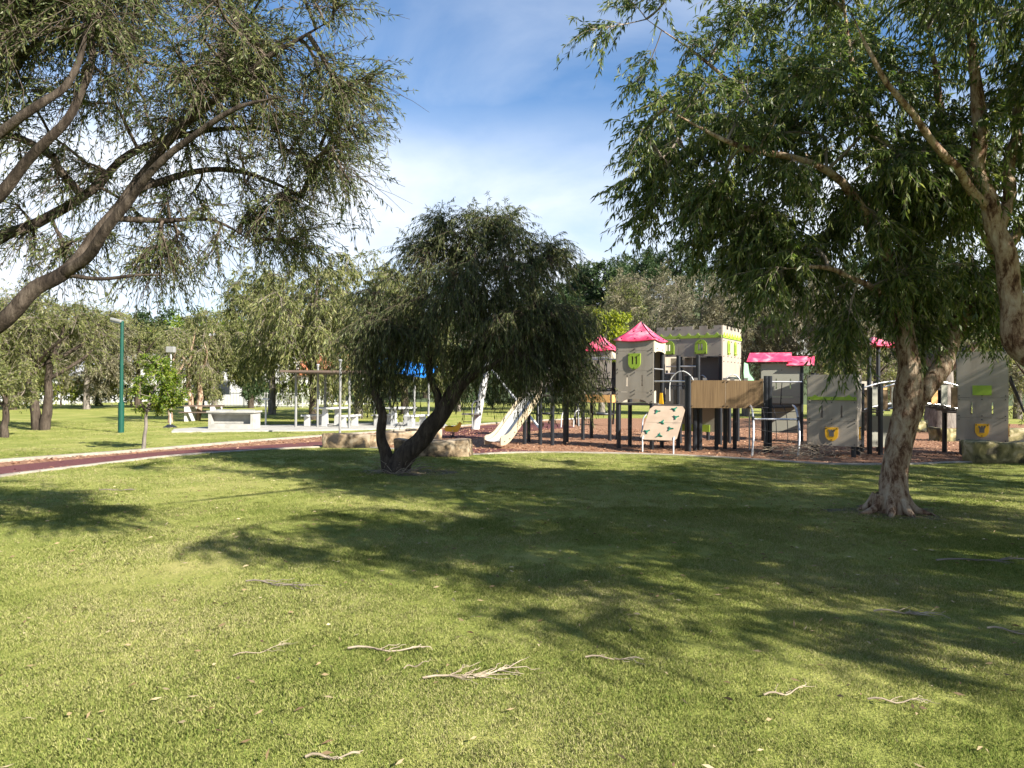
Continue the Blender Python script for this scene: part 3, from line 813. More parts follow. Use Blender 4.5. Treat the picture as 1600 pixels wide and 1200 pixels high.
# --- front tower with pink roof
FR = Vector((3.77, 19.6, 0)); s_ = 1.05
ctrA = FR - U*s_/2 + W*s_/2
A = Unit('play_tower', 'beige play tower with pink roof and green U-shaped window plate above the climbing plate', 'play tower', ctrA, TH, s_, s_)
h = s_/2
for x, y in ((-h+.06, -h+.06), (h-.06, -h+.06), (-h+.06, h-.06), (h-.06, h-.06)): A.post(x, y, z1=2.95)
A.deck(1.24)
A.panel('wall_panel', [rect(-h, 2.652, h, 2.95)], M['panel'], bolts=[(-h+.05, 2.70), (0, 2.70), (h-.05, 2.70)])
A.panel('wall_panel', [rect(-h, 2.115, h, 2.646), rect(-.075, 2.29, -.03, 2.5), rect(.03, 2.29, .075, 2.5)], M['panel'], bolts=corner_bolts(-h, 2.115, h, 2.646))
A.panel('wall_panel', [rect(-h, 1.545, h, 2.109), slit(-.21, 1.74, .26), slit(.21, 1.74, .26)], M['panel'], bolts=corner_bolts(-h, 1.545, h, 2.109))
arc = [(h, 1.25)]+[(.34*math.cos(q), 1.25+.11*math.sin(q)) for q in np.linspace(0, math.pi, 12)]+[(-h, 1.25)]
A.panel('wall_panel', [[(-h, 1.539), (-h, 1.25)]+arc[::-1][1:-1]+[(h, 1.25), (h, 1.539)]], M['panel'], bolts=[(-h+.05, 1.49), (0, 1.49), (h-.05, 1.49), (-h+.05, 1.29), (h-.05, 1.29)])
A.panel('window_plate', [u_shape(0, 2.58, .34, .42), rect(-.078, 2.29, -.03, 2.5), rect(.03, 2.29, .078, 2.5)], M['green'], t=.03, off=.018, bolts=[(-.14, 2.54), (.14, 2.54), (0, 2.19)])
# right side: lintel, rail, small cream panel
lin = [(-h, 2.62)]+[(-.42*math.cos(q), 2.60+.05*math.sin(q)) for q in np.linspace(0, math.pi, 10)]+[(h, 2.62), (h, 2.95), (-h, 2.95)]
A.panel('lintel_panel', [lin], M['cream'], 'right', bolts=[(-.3, 2.72), (.2, 2.70)])  # paler than the front walls: sun on this side is put into the colour
A.panel('back_panel', [rect(-h, 1.25, h, 2.95)], M['panel'], 'back')
A.panel('side_panel', [rect(-h, 1.25, h, 2.95), slit(-.2, 1.74, .26), slit(.2, 1.74, .26)], M['panel'], 'left')
A.rail([(h-.03, -h+.06, 2.17), (h-.03, h-.06, 2.17)])
cren = [(-.36, 1.24), (.3, 1.24), (.3, 1.58), (.2, 1.58), (.2, 1.56), (.08, 1.56), (.08, 1.58), (-.06, 1.58), (-.06, 1.56), (-.18, 1.56), (-.18, 1.58), (-.36, 1.58)]
A.panel('kick_panel', [cren], M['cream'], 'right', off=-.2)
pyramid_roof(A, 2.96, 3.48, .07, .02)
A.finish()

# --- platform with climbing plate right of the front tower
ctrB = FR + U*.5 + W*.52
B = Unit('play_platform', 'raised black deck with hoop rails beside the pink roofed tower', 'play platform', ctrB, TH, 1.0, 1.05)
for x, y in ((.44, -.46), (.44, .46), (-.1, .46)): B.post(x, y, z1=1.98 if y < 0 else 2.55)
B.deck(1.2)
B.rail([(-.5, -.46, 1.83), (.44, -.46, 1.83)], r=.022)
B.rail([(-.45, .46, 2.25), (.44, .46, 2.25)], r=.02)
hoop = [(-.28, .25, 1.3), (-.28, .25, 1.75), (-.2, .25, 1.98), (.05, .25, 2.12), (.3, .25, 1.98), (.38, .25, 1.75), (.38, .25, 1.3)]
B.rail(hoop, 'white', .017, 'hoop', k=24)
for k in range(5): B.rail([(-.18+k*.12, .25, 1.24), (-.18+k*.12, .25, 1.72)], 'black', .008, 'baluster')
B.rail([(-.3, .25, 1.72), (.4, .25, 1.72)], 'black', .013)
B.panel('side_board', [rect(-.45, 1.22, .4, 1.62)], M['paneldark'], 'back', off=-.1)
MB().plate([[(-.06, 1.22), (.06, 1.22), (.03, 1.52), (-.03, 1.52)]], .04, lambda a, d, z: (a-.42, -.1+d, z)).build('yellow_cone', M['yellow'], B.o)
B.finish()
C_ = Unit('climbing_plate', 'tan sloping climbing plate with dark green star grips under the deck', 'climbing wall', FR+U*.40-W*.46, TH, .9, .9)
def slope(a, t, v): # v 0 bottom .. 1 top
    y = -.48+v*.93; z = .34+v*.84
    return (a+.0*v, y+t*.67, z-t*.74)
ol = [(-.40, 0), (.40, 0), (.47, .07), (.47, .90), (.38, 1.0), (-.38, 1.0), (-.47, .90), (-.47, .07)]
cp = MB().plate([ol], .02, slope).build('plate', M['tan'], C_.o)
MB().plate([rect(-.465, .5, .465, .503)], .004, lambda a, t, v: slope(a, t-.0035, v)).build('seam', M['browntrim'], cp)
for a, v, q in ((-.24, .82, .2), (.2, .90, .9), (.30, .66, .5), (-.02, .5, 1.3), (.24, .32, 0.1), (-.34, .22, .7), (.02, .12, 1.7)):
    st_ = []
    for k in range(3):
        b_ = q+k*2.094
        for dq, rr in ((-.32, .035), (-.12, .085), (.12, .085), (.32, .035)):
            st_.append((a+rr*math.cos(b_+dq), v+rr*math.sin(b_+dq)*.8))
    MB().plate([st_], .03, lambda a_, t, v_: slope(a_, t-.028, v_)).build('grip', M['teal'], C_.o)
for x in (-.4, .4): MB().tube([(x, -.46, -.05), (x, -.46, .36), (x, -.40, .42)], .02, 8).build('leg', M['white'], C_.o, smooth=True)
MB().tube([(-.5, .35, 1.0), (-.56, .1, .85), (-.52, -.1, .6), (-.5, -.25, .5)], .018, 8, k=14).build('handrail', M['steel'], C_.o, smooth=True)

# --- big castle block
Cc = Vector((6.1, 21.4, 0)); LW, LD = 2.0, 1.9
TK = R(-33)
ctr = Cc - Vector((math.cos(TK), math.sin(TK), 0))*LW/2 + Vector((-math.sin(TK), math.cos(TK), 0))*LD/2
K_ = Unit('castle_block', 'large beige castle block with battlements, lime zigzag band and arched green windows', 'play castle', ctr, TK, LW, LD)
w2, d2 = LW/2, LD/2
for x, y in ((-w2+.06, -d2+.06), (-.28, -d2+.06), (w2-.06, -d2+.06), (w2-.06, 0), (w2-.06, d2-.06), (-w2+.06, d2-.06), (0, d2-.06)): K_.post(x, y, z1=3.1)
K_.deck(1.2)
def battlement(a0, a1, zb, zt, n, gap=.1):
    pts = [(a0, zb), (a1, zb)]
    st = (a1-a0)/n
    x = a1
    for k in range(n):
        pts += [(x, zt), (x-st*.56, zt)]
        if k < n-1: pts += [(x-st*.56, zt-gap), (x-st, zt-gap)]
        x -= st
    pts[-1] = (a0, zt)
    return pts
def zigzag(a0, a1, zb, zt, n):
    pts = [(a0, zb), (a1, zb), (a1, zt)]
    st = (a1-a0)/n
    for k in range(n):
        x = a1-st*(k+.5)
        pts += [(x+.07, zt), (x, zt+.075), (x-.07, zt)]
    return pts+[(a0, zt)]
holes = []
for a in (-.62, .38):
    holes += [rect(a-.085, 2.78, a-.03, 2.97), rect(a+.0, 2.78, a+.055, 2.97)]
for x0, x1 in ((-w2, -.302), (-.298, w2)):
    hs = [q for q in holes if x0 < q[0][0] < x1]
    K_.panel('wall_panel', [rect(x0, 2.60, x1, 3.12)]+hs, M['panel'], bolts=corner_bolts(x0, 2.6, x1, 3.12))
    K_.panel('battlement', [battlement(x0, x1, 3.125, 3.50, 3)], M['panel'], bolts=corner_bolts(x0, 3.12, x1, 3.46, False))
K_.panel('zigzag_band', [zigzag(-w2, w2, 3.14, 3.22, 7)], M['green'], off=.018, t=.02, bolts=[(-.9, 3.18), (-.3, 3.18), (.35, 3.18), (.93, 3.18)])
for a in (-.62, .38):
    K_.panel('window_plate', [arch_top(a, 2.68, .36, .42), rect(a-.09, 2.78, a-.025, 2.98), rect(a-.005, 2.78, a+.06, 2.98)], M['green'], t=.03, off=.018, bolts=[(a-.15, 2.71), (a+.15, 2.71), (a, 3.06)])
# right wall, full height
K_.panel('wall_panel', [rect(-d2, 1.22, d2, 3.12), rect(-.42, 2.75, -.38, 2.98), rect(.26, 2.75, .30, 2.98), [(-.1, 1.24), (.3, 1.24), (.3, 1.5), (.2, 1.62), (.0, 1.62), (-.1, 1.5)]], M['panel'], 'right',
         bolts=[(x, z) for x in (-.85, -.45, -.1, .25, .6, .88) for z in (1.75, 1.95, 2.45, 2.6, 3.05)])
K_.panel('battlement', [battlement(-d2, d2, 3.125, 3.50, 5)], M['panel'], 'right')
K_.panel('zigzag_band', [zigzag(-d2, d2, 3.14, 3.22, 7)], M['green'], 'right', off=.018, t=.02, bolts=[(x, 3.18) for x in (-.8, -.4, 0, .4, .8)])
for a in (-.4, .28):
    K_.panel('window_plate', [arch_top(a, 2.66, .2, .42), rect(a-.03, 2.75, a+.03, 2.98)], M['green'], 'right', t=.03, off=.018, bolts=[(a-.08, 2.69), (a+.08, 2.69)])
K_.panel('back_panel', [rect(-w2, 1.22, w2, 3.3)], M['panel'], 'back')
K_.panel('side_panel', [rect(-d2, 1.22, d2, 3.3)], M['panel'], 'left')
# recessed inner boards seen through the open front
K_.panel('inner_panel', [rect(.02, 1.75, .86, 2.58)], M['paneldark'], off=-.35)
K_.panel('inner_panel', [rect(-.74, 1.3, -.46, 2.58)], M['cream'], off=-.5)
K_.panel('inner_panel', [rect(-.22, 1.3, .0, 2.58)], M['panel'], off=-.3)
K_.rail([(-w2, -d2+.03, 2.1), (-.3, -d2+.03, 2.1)])
K_.rail([(w2+.03, -.5, 1.98), (w2+.03, .75, 1.98)], 'black', .03)
MB().tube([(.3+.26*math.cos(q), -.7, 1.55+.5*math.sin(q)) for q in np.linspace(.1, math.pi-.1, 14)], .02, 8).build('hoop', M['steel'], K_.o, smooth=True)
# ground-level play panel under the block
K_.panel('lower_panel', [rect(-.85, .3, .85, 1.14)], M['panelgrey'], 'back', off=-.5)
K_.panel('lower_strip', [rect(-.85, .30, .2, .52)], M['green'], 'back', off=-.54, t=.03)
K_.finish()

# --- brown timber panel deck
pL, pR = Vector((4.66, 19.2, 0)), Vector((6.56, 18.95, 0))
dv = (pR-pL); az = math.atan2(dv.y, dv.x); ln_ = dv.length
D_ = Unit('timber_panel_deck', 'raised deck fronted by two brown wood-grain panels on black posts', 'play deck', (pL+pR)/2+Vector((0, .55, 0)), az, ln_, 1.1)
l2 = ln_/2
for x, y in ((-l2-.02, -.5), (l2+.05, -.55), (l2+.17, -.45), (-l2+.22, -.25), (-l2+.36, -.2), (-.1, .35), (.15, .5), (l2-.55, .5), (-l2+.4, .5)):
    D_.post(x, y, z1=1.98 if y < -.4 else 1.16)
D_.deck(1.2)
for x0, x1 in ((-l2+.06, -.004), (.004, l2-.02)):
    D_.panel('timber_panel', [[(x0, 1.14), (x1, 1.14), (x1, 1.91 if x1 > .5 else 1.87), (x1-.09, 1.91 if x1 > .5 else 1.87), (x1-.1, 1.86), (x0, 1.86)]], M['wood'], t=.03, bolts=corner_bolts(x0, 1.15, x1, 1.87, False))
for k, x in enumerate((-.75, -.52, .0, .18, .52)):
    MB().box((x, -.46, 1.88), (.1, .05, .09)).build('cap_block', M['paneldark'], D_.o)
D_.rail([(l2-.2, .3, 0), (l2-.2, .3, 1.15)], r=.02, name='strut')
hp = [(.25+.22*math.cos(q), -.1, 1.72+.3*math.sin(q)) for q in np.linspace(0, math.pi, 14)]
D_.rail(hp, 'white', .018, 'hoop')
D_.finish()

# --- steel arch net climber
nL, nR = G(1175, 713), G(1247, 714)
nc = (nL+nR)/2
naz = math.atan2((nR-nL).y, (nR-nL).x)
E_ = Unit('net_climber', 'curved steel frame climber with rope net leaning to the deck', 'climbing frame', nc, naz, (nR-nL).length, 1.4)
nw = (nR-nL).length/2
def archp(x, f):   # f 0..1
    q = f*math.pi/2
    return (x*(1+.0*f)+.22*f, 1.25*(1-math.cos(q)), 1.22*math.sin(q)**.9)
for x in (-nw, nw): E_.rail([archp(x, f) for f in np.linspace(0, 1, 14)], r=.026, name='frame_tube')
E_.rail([archp(-nw, .5), archp(nw, .5)], r=.024, name='cross_bar')
for x in (-nw, nw): MB().tube([Vector(archp(x, .47)), Vector(archp(x, .53))], .04, 8).build('clamp', M['black'], E_.o)
for f in (.18, .34, .68, .84):
    MB().tube([Vector(archp(-nw, f)), Vector(archp(-nw*.3, f-.04)), Vector(archp(nw*.4, f-.03)), Vector(archp(nw, f))], .009, 5).build('net_rope', M['rope'], E_.o)
for k in (-.5, 0, .5):
    MB().tube([Vector(archp(nw*k, f)) for f in np.linspace(.16, .98, 9)], .009, 5).build('net_rope', M['rope'], E_.o)
for x in (-nw, nw):
    for f in (.18, .34, .68, .84): MB().tube([Vector(archp(x, f))+Vector((-.035, 0, 0)), Vector(archp(x, f))+Vector((.035, 0, 0))], .012, 6).build('rope_end', M['steel'], E_.o)
MB().box((.3, 1.25, 1.2), (1.15, .1, .06)).build('top_board', M['paneldark'], E_.o)
MB().tube([(-.35, 1.27, 1.83), (1.0, 1.27, 1.83)], .022, 8).build('rail', M['steel'], E_.o, smooth=True)
for x in (-.15, .5): MB().tube([(x, 1.27, 1.82), (x-.04, 1.27, 1.22)], .012, 6).build('hanging_rope', M['rope'], E_.o)
E_.finish()

# --- sage wall with canted pink roofs
c0 = P(1222, 640, 23.2); c0.z = 0
Fw = Unit('play_wall_tower', 'sage grey play tower with arrow slits and two canted flat pink roofs', 'play tower', c0+Vector((.2, .6, 0)), R(-20), 1.22, 1.2)
f2 = .61
for x, y in ((-f2+.06, -.54), (f2-.02, -.58), (-f2+.06, .54), (f2-.06, .54)): Fw.post(x, y, z1=2.5)
Fw.deck(1.2)
Fw.panel('wall_panel', [[(-f2, 1.41), (f2, 1.41), (f2, 2.36), (.15, 2.36), (.15, 2.46), (-f2, 2.46)], slit(-.16, 1.70, .28), slit(.26, 1.70, .28)], M['panelgrey'], bolts=corner_bolts(-f2, 1.41, f2, 2.3))
Fw.panel('wall_panel', [rect(-f2, 1.2, f2, 1.403)], M['panelgrey'], bolts=[(0, 1.36), (0, 1.24)])
Fw.panel('lower_panel', [rect(-f2, .25, f2, 1.12)], M['panelgrey'], off=-.5)
Fw.panel('side_panel', [rect(-.6, 1.2, .6, 2.36)], M['panelgrey'], 'right')
Fw.panel('side_panel', [rect(-.6, 1.2, .6, 2.46)], M['panelgrey'], 'left')
for x0, x1, zb in ((-f2-.42, .30, 2.52), (.16, f2+.36, 2.40)):
    rp = MB().add([(x0-.02, -.75, zb), (x1, -.75, zb), (x1, -.28, zb+.30), (x0+.06, -.28, zb+.30)], [(0, 1, 2, 3)]).build('roof_panel', M['pink'], Fw.o)
    sm = rp.modifiers.new('thick', 'SOLIDIFY'); sm.thickness = .03
    for x in (x0+.15, x1-.15): MB().box((x, -.40, zb+.05), (.2, .18, .1)).build('roof_bracket', M['paneldark'], Fw.o)
Fw.finish()
mp0 = P(1166, 600, 22.8)
mg = MB().plate([[(.0, 1.3), (.34, 1.3), (.33, 1.75), (.22, 2.0), (.1, 2.15), (.05, 2.45), (-.06, 2.5), (-.08, 2.2)]], .04, lambda a, t, z: (a, t, z)).build('slide_side', M['mint'])
mg.location = (mp0.x, mp0.y, -.03)
tag(mg, 'curved mint green slide side rising beside the castle block', 'slide')

# --- shield towers
def shield_tower(name, label, ctr_, rz, w_, z0, z1, group, trim, roofz):
    u = Unit(name, label, 'play tower', ctr_, rz, w_, w_, group)
    q = w_/2
    for x, y in ((-q+.12, -q+.07), (q-.07, -q+.07), (-q+.07, q-.07), (q-.07, q-.07)): u.post(x, y, z1=roofz)
    zs = z0+.60; zt = z0+1.10
    u.panel('wall_panel', [rect(-q, z0, q, zs-.003)], M['panel'], bolts=corner_bolts(-q, z0, q, zs))
    u.panel('wall_panel', [rect(-q, zs+.003, q, zt-.003), slit(-.22, zs+.13, .25), slit(.22, zs+.13, .25)], M['panel'], bolts=corner_bolts(-q, zs, q, zt))
    u.panel('wall_panel', [rect(-q, zt+.003, q, z1)], M['panel'], bolts=corner_bolts(-q, zt, q, z1))
    if trim == 'band':
        u.panel('green_band', [[(-q, zt+.01), (q, zt+.01), (q, zt+.09), (q-.1, zt+.09), (q-.17, zt+.14), (q-.24, zt+.09), (-q+.24, zt+.09), (-q+.17, zt+.14), (-q+.1, zt+.09), (-q, zt+.09)]], M['green'], off=.018, t=.02)
    else:
        u.panel('green_plate', [rect(-.2, zt+.06, .2, zt+.3)], M['green'], off=.018, t=.02)
    for face in ('right', 'left', 'back'):
        u.panel('side_panel', [rect(-q, z0, q, zs-.003)], M['panel'], face)
        u.panel('side_panel', [rect(-q, zs+.003, q, z1), slit(-.22, zs+.13, .25), slit(.22, zs+.13, .25)], M['panel'], face)
    for face in ('front', 'right'):
        zc = z0+.30
        sh = [(-.145, zc+.15), (.145, zc+.15), (.145, zc-.02)]+[(.145*math.cos(a), zc-.02+.16*math.sin(a)) for a in np.linspace(0, -math.pi, 12)][1:-1]+[(-.145, zc-.02)]
        tw_ = [(-.055, zc-.07), (.055, zc-.07), (.055, zc+.03), (.075, zc+.06), (.075, zc+.1), (.04, zc+.1), (.04, zc+.07), (.018, zc+.07), (.018, zc+.1), (-.018, zc+.1), (-.018, zc+.07), (-.04, zc+.07), (-.04, zc+.1), (-.075, zc+.1), (-.075, zc+.06), (-.055, zc+.03)]
        o = u.panel('shield_plate', [sh], M['yellow'], face, off=.018, t=.02, bolts=[(-.12, zc+.12), (.12, zc+.12), (0, zc-.15)])
        MB().plate([tw_], .006, u.fn(face, .038)).build('tower_emblem', M['paneldark'], o)
    return u
c0 = P(1298, 700, 18.1); c0.z = 0
S1 = shield_tower('shield_tower', 'low beige play tower with yellow tower shield and lime band beside the net climber', c0+Vector((.2, .25, 0)), R(-30), 1.1, .27, 2.0, None, 'band', 2.05)
S1.finish()
c0 = P(1534, 700, 18.4); c0.z = 0
S2 = shield_tower('shield_tower', 'tall beige play tower with yellow tower shield and square lime plate behind the mossy block', c0+Vector((.2, .3, 0)), R(-33), 1.06, .36, 2.6, None, 'plate', 2.7)
q = .53
for k in range(3):
    S2.rail([(q+.05, -.4+.4*k, 2.0-.05*k), (q+.35, -.4+.35*k, 1.1), (q+.85, -.4+.3*k, .05)], 'rope', .02, 'net_rope')
for f in (.2, .4, .6, .8):
    S2.rail([(q+.05+.8*f, -.4, 2.0-1.95*f), (q+.05+.8*f, .3, 1.9-1.85*f)], 'rope', .012, 'net_rope')
S2.finish()
# pink roofed tower in the shade behind, between two tall poles
c0 = P(1365, 690, 21.5); c0.z = 0
S3 = Unit('play_tower', 'shaded play tower with pink roof on tall black posts behind the arched bridge', 'play tower', c0, R(10), 1.2, 1.2)
for x, y in ((-.54, -.54), (.54, -.54), (-.54, .54), (.54, .54)): S3.post(x, y, z1=3.1)
S3.deck(1.2)
S3.panel('wall_panel', [rect(-.6, 1.22, .6, 1.9)], M['panel'], 'back')
pyramid_roof(S3, 2.95, 3.2, .0)
S3.finish()

# --- arched bridge between the shield towers
bL, bR = P(1358, 640, 18.9), P(1496, 640, 19.0)
bL.z = bR.z = 0
Bv = bR-bL; bl = Bv.length
Br = Unit('arched_bridge', 'arched play bridge with steel handrails and timber infill boards behind the leaning paperbark', 'play bridge', (bL+bR)/2, math.atan2(Bv.y, Bv.x), bl, .9)
def bz(x, base, rise): return base+rise*(1-(2*x/bl)**2)
for y in (-.45, .45):
    for base, nm in ((1.66, 'handrail'), (1.08, 'deck_rail')):
        Br.rail([(x, y, bz(x, base, .22)) for x in np.linspace(-bl/2, bl/2, 13)], r=.022, name=nm)
    for x in (-bl/2+.05, bl/2-.05): Br.post(x, y, z1=1.8)
for k in range(9):
    x = -bl/2+.14+k*(bl-.28)/8
    mt_ = ['wood', 'panelgrey', 'ply', 'wood', 'black', 'ply', 'panelgrey', 'wood', 'black'][k]
    for y in (-.47, .47):
        MB().box((x, y, bz(x, 1.34, .22)), (.16, .02, .5)).build('infill_board', M[mt_], Br.o)
for k in range(14):
    x = -bl/2+.08+k*(bl-.16)/13
    MB().box((x, 0, bz(x, 1.04, .22)), (.13, .86, .04)).build('deck_board', M['paneldark'], Br.o)
for x, y in ((-bl/2-.12, -.25), (-bl/2-.2, .2), (-bl/2+.5, .45)): Br.post(x, y, z1=1.7 if x < -bl/2 else 1.0)
for k, x in enumerate((-bl/2+.35, -bl/2+.62)):
    MB().box((x, .3, .55), (.22, .02, .8)).build('lower_board', M['panelgrey'], Br.o)
Br.finish()

# --- rear tower with pink roof, rope bridge, slide platform
c0 = P(938, 684, 23.6); c0.z = 0
T2 = Unit('play_tower', 'rear beige play tower with pink roof and honey timber skirt behind the rope bridge', 'play tower', c0, TH+R(4), 1.0, 1.0)
for x, y in ((-.44, -.44), (.44, -.44), (-.44, .44), (.44, .44)): T2.post(x, y, z1=2.8)
T2.deck(1.3)
T2.panel('wall_panel', [rect(-.5, 1.45, .5, 2.1)], M['panel'], bolts=corner_bolts(-.5, 1.45, .5, 2.1))
T2.panel('wall_panel', [rect(-.5, 2.106, .5, 2.85)], M['panel'], bolts=corner_bolts(-.5, 2.1, .5, 2.8))
T2.panel('lintel_panel', [rect(-.5, 2.55, .5, 2.85)], M['cream'], 'right')
T2.panel('side_panel', [rect(-.5, 1.3, .5, 2.5)], M['paneldark'], 'back')
T2.panel('skirt_panel', [rect(-.46, 1.2, .46, 1.44)], M['ply'])
T2.panel('skirt_panel', [rect(-.46, 1.2, .46, 1.44)], M['ply'], 'right')
pyramid_roof(T2, 2.86, 3.36, .09)
T2.finish()
# rope bridge: from the front tower to the slide platform
r0 = Vector((2.85, 20.35, 0)); r1 = Vector((1.55, 21.4, 0))
rv = r1-r0; rl = rv.length
RB = Unit('rope_bridge', 'black rope net bridge with steel top rails left of the front tower', 'rope bridge', (r0+r1)/2, math.atan2(rv.y, rv.x)+math.pi, rl, .8)
r2 = rl/2
for y in (-.4, .4):
    RB.rail([(-r2, y, 2.46), (r2, y, 2.46)], r=.022)
    RB.rail([(-r2, y, 1.95), (r2, y, 1.9)], 'rope', .012, 'rope')
    RB.rail([(x, y, 1.62+.06*(x/r2)**2) for x in np.linspace(-r2, r2, 9)], 'rope', .016, 'rope')
    nn = 6
    for k in range(nn):
        x0 = -r2+(k+.5)*rl/nn; hw = rl/nn*.5
        RB.rail([(x0-hw, y, 2.44), (x0-hw*.5, y, 1.95), (x0, y, 1.64), (x0+hw*.5, y, 1.95), (x0+hw, y, 2.44)], 'rope', .011, 'net_rope', k=12)
for k in range(10):
    x = -r2+(k+.5)*rl/10
    MB().box((x, 0, 1.56+.05*(x/r2)**2), (rl/10*.8, .76, .04)).build('deck_board', M['black'], RB.o)
RB.finish()
# slide platform with pink roof hidden in the bottlebrush crown
c0 = Vector((1.0, 21.75, 0))
SP = Unit('play_tower', 'slide tower on black posts half hidden behind the weeping bottlebrush', 'play tower', c0, R(-8), 1.3, 1.2)
for x, y in ((-.56, -.5), (-.1, -.55), (.26, -.68), (.6, -.45), (-.56, .5), (.6, .5)): SP.post(x, y, z1=2.7 if abs(x) > .5 else 1.5)
SP.deck(1.45)
SP.panel('wall_panel', [rect(-.65, 1.5, .65, 2.2)], M['panel'], 'back')
SP.panel('side_panel', [rect(-.6, 1.5, .6, 2.2)], M['panel'], 'right')
SP.rail([(-.6, -.5, 2.2), (.6, -.5, 2.2)])
pyramid_roof(SP, 2.75, 3.25, .09)
SP.finish()
# slide
s0, s1 = Vector((.62, 21.3, 1.50)), Vector((-.52, 19.75, .30))
dirh = (s1-s0); dirh.z = 0; run = dirh.length; dirh.normalize(); sid = Vector((-dirh.y, dirh.x, 0))
prof = []
for f in np.linspace(0, 1, 26):
    x = f*run
    z = 1.48-1.30*min(1, f/.84)
    if f > .74:
        g_ = (f-.74)/.26
        z = (1.48-1.30*.74/.84)*(1-g_)**2+2*g_*(1-g_)*.16+g_*g_*.2
    prof.append((x, max(z, .16)))
sl = thing('playground_slide', 'straight cream slide with white chute and bolted side cheeks', 'slide', (s0.x, s0.y, 0))
def SPt(x, s_, z): v = dirh*x+sid*s_; return (v.x, v.y, z)
V = []; F = []
for i, (x, z) in enumerate(prof):
    for s_, dz in ((-.25, .02), (-.2, 0), (-.07, -.02), (.07, -.02), (.2, 0), (.25, .02)): V.append(SPt(x, s_, z+dz))
    if i:
        a = (i-1)*6
        for k in range(5): F.append((a+k, a+k+1, a+k+7, a+k+6))
ch = MB().add(V, F).build('chute', M['slidew'], sl, smooth=True)
sm = ch.modifiers.new('thick', 'SOLIDIFY'); sm.thickness = .02
for s_ in (-.27, .27):
    lo = [(x, z-.10) for x, z in prof]; hi_ = [(x, z+.16) for x, z in prof]
    hi_[-1] = (hi_[-1][0], hi_[-1][1]-.06)
    MB().plate([lo+hi_[::-1]], .03, lambda a, t, z: SPt(a, s_-.015+t, z)).build('side_cheek', M['slidec'], sl)
bo = MB()
for x, z in prof[2::3]:
    for s_ in (-.295, .295): bo.tube([SPt(x, s_, z), SPt(x, s_*1.06, z)], .014, 6)
tag(bo.build('bolts', M['black'], sl), kind='stuff')

# --- leaning white mast with small platform, stay pole
m0 = G(742, 671)
ms = thing('leaning_mast', 'leaning white mast with small standing platform and thin stay pole on the red pad', 'play mast', m0)
def Lm(px, py, Y): v = P(px, py, Y)-m0; return (v.x, v.y, v.z)
ma = MB().tube([(0, 0, -.05), Lm(752, 620, m0.y), Lm(763, 565, m0.y)], [.17, .145, .12], 12).build('mast', M['white'], ms, smooth=True)
MB().tube([Lm(763, 570, m0.y), Lm(786, 600, m0.y-1.5), Lm(844, 670, m0.y-4.4)], .045, 8).build('stay_pole', M['white'], ms, smooth=True)
MB().box(Lm(737, 647, m0.y-.35), (.75, .5, .05)).build('platform', M['paneldark'], ms)
MB().tube([Lm(738, 668, m0.y-.5), Lm(738, 632, m0.y-.5), Lm(742, 627, m0.y-.5), Lm(748, 627, m0.y-.4)], .022, 8).build('handle', M['steel'], ms, smooth=True)
for py in (659, 668): MB().tube([Lm(724, py, m0.y-.5), Lm(738, py, m0.y-.5)], .016, 6).build('step', M['black'], ms)

# --- swings behind
sw0 = G(840, 664); sw1 = G(960, 664)
sw = thing('swing_set', 'dark steel swing frame with basket seats behind the play posts', 'swing', ((sw0.x+sw1.x)/2, sw0.y, 0))
sx = (sw1.x-sw0.x)/2
for x in (-sx, 0, sx):
    for y in (-.9, .9): MB().tube([(x, y, -.05), (x, y*.1, 2.6)], .05, 8).build('leg', M['black'], sw, smooth=True)
MB().tube([(-sx-.1, 0, 2.62), (sx+.1, 0, 2.62)], .055, 8).build('cross_beam', M['black'], sw, smooth=True)
for x, r_ in ((sx*.62, .52), (-sx*.75, .2)):
    V, F = [], []
    MB().tube([(x+r_*math.cos(a), r_*math.sin(a)*.8, .52) for a in np.linspace(0, 2*math.pi, 20)], .05, 8, cap=False).build('seat_ring', M['black'], sw, smooth=True)
    MB().plate([[(x+r_*math.cos(a), r_*.8*math.sin(a)) for a in np.linspace(0, 2*math.pi, 16, endpoint=False)]], .02, lambda a, t, b_: (a, b_, .46+t)).build('seat_net', M['rope'], sw)
    for a in (.7, 2.4, 3.9, 5.5): MB().tube([(x+r_*math.cos(a), r_*.8*math.sin(a), .52), (x, 0, 2.6)], .014, 5).build('chain', M['rope'], sw)
# white hoop bars
hb = thing('hoop_bars', 'pair of small bent white steel bars standing in the bark between the posts', 'climbing bars', G(884, 668))
for dx in (0, .55):
    MB().tube([(dx-.2, .6*dx, -.05), (dx-.17, .6*dx, .45), (dx-.08, .6*dx, .68), (dx+.1, .6*dx, .72)], .025, 8, k=16).build('bar', M['white'], hb, smooth=True)
MB().tube([(-.15, 0.02, .35), (.38, .3, .35)], .018, 8).build('cross_bar', M['white'], hb, smooth=True)

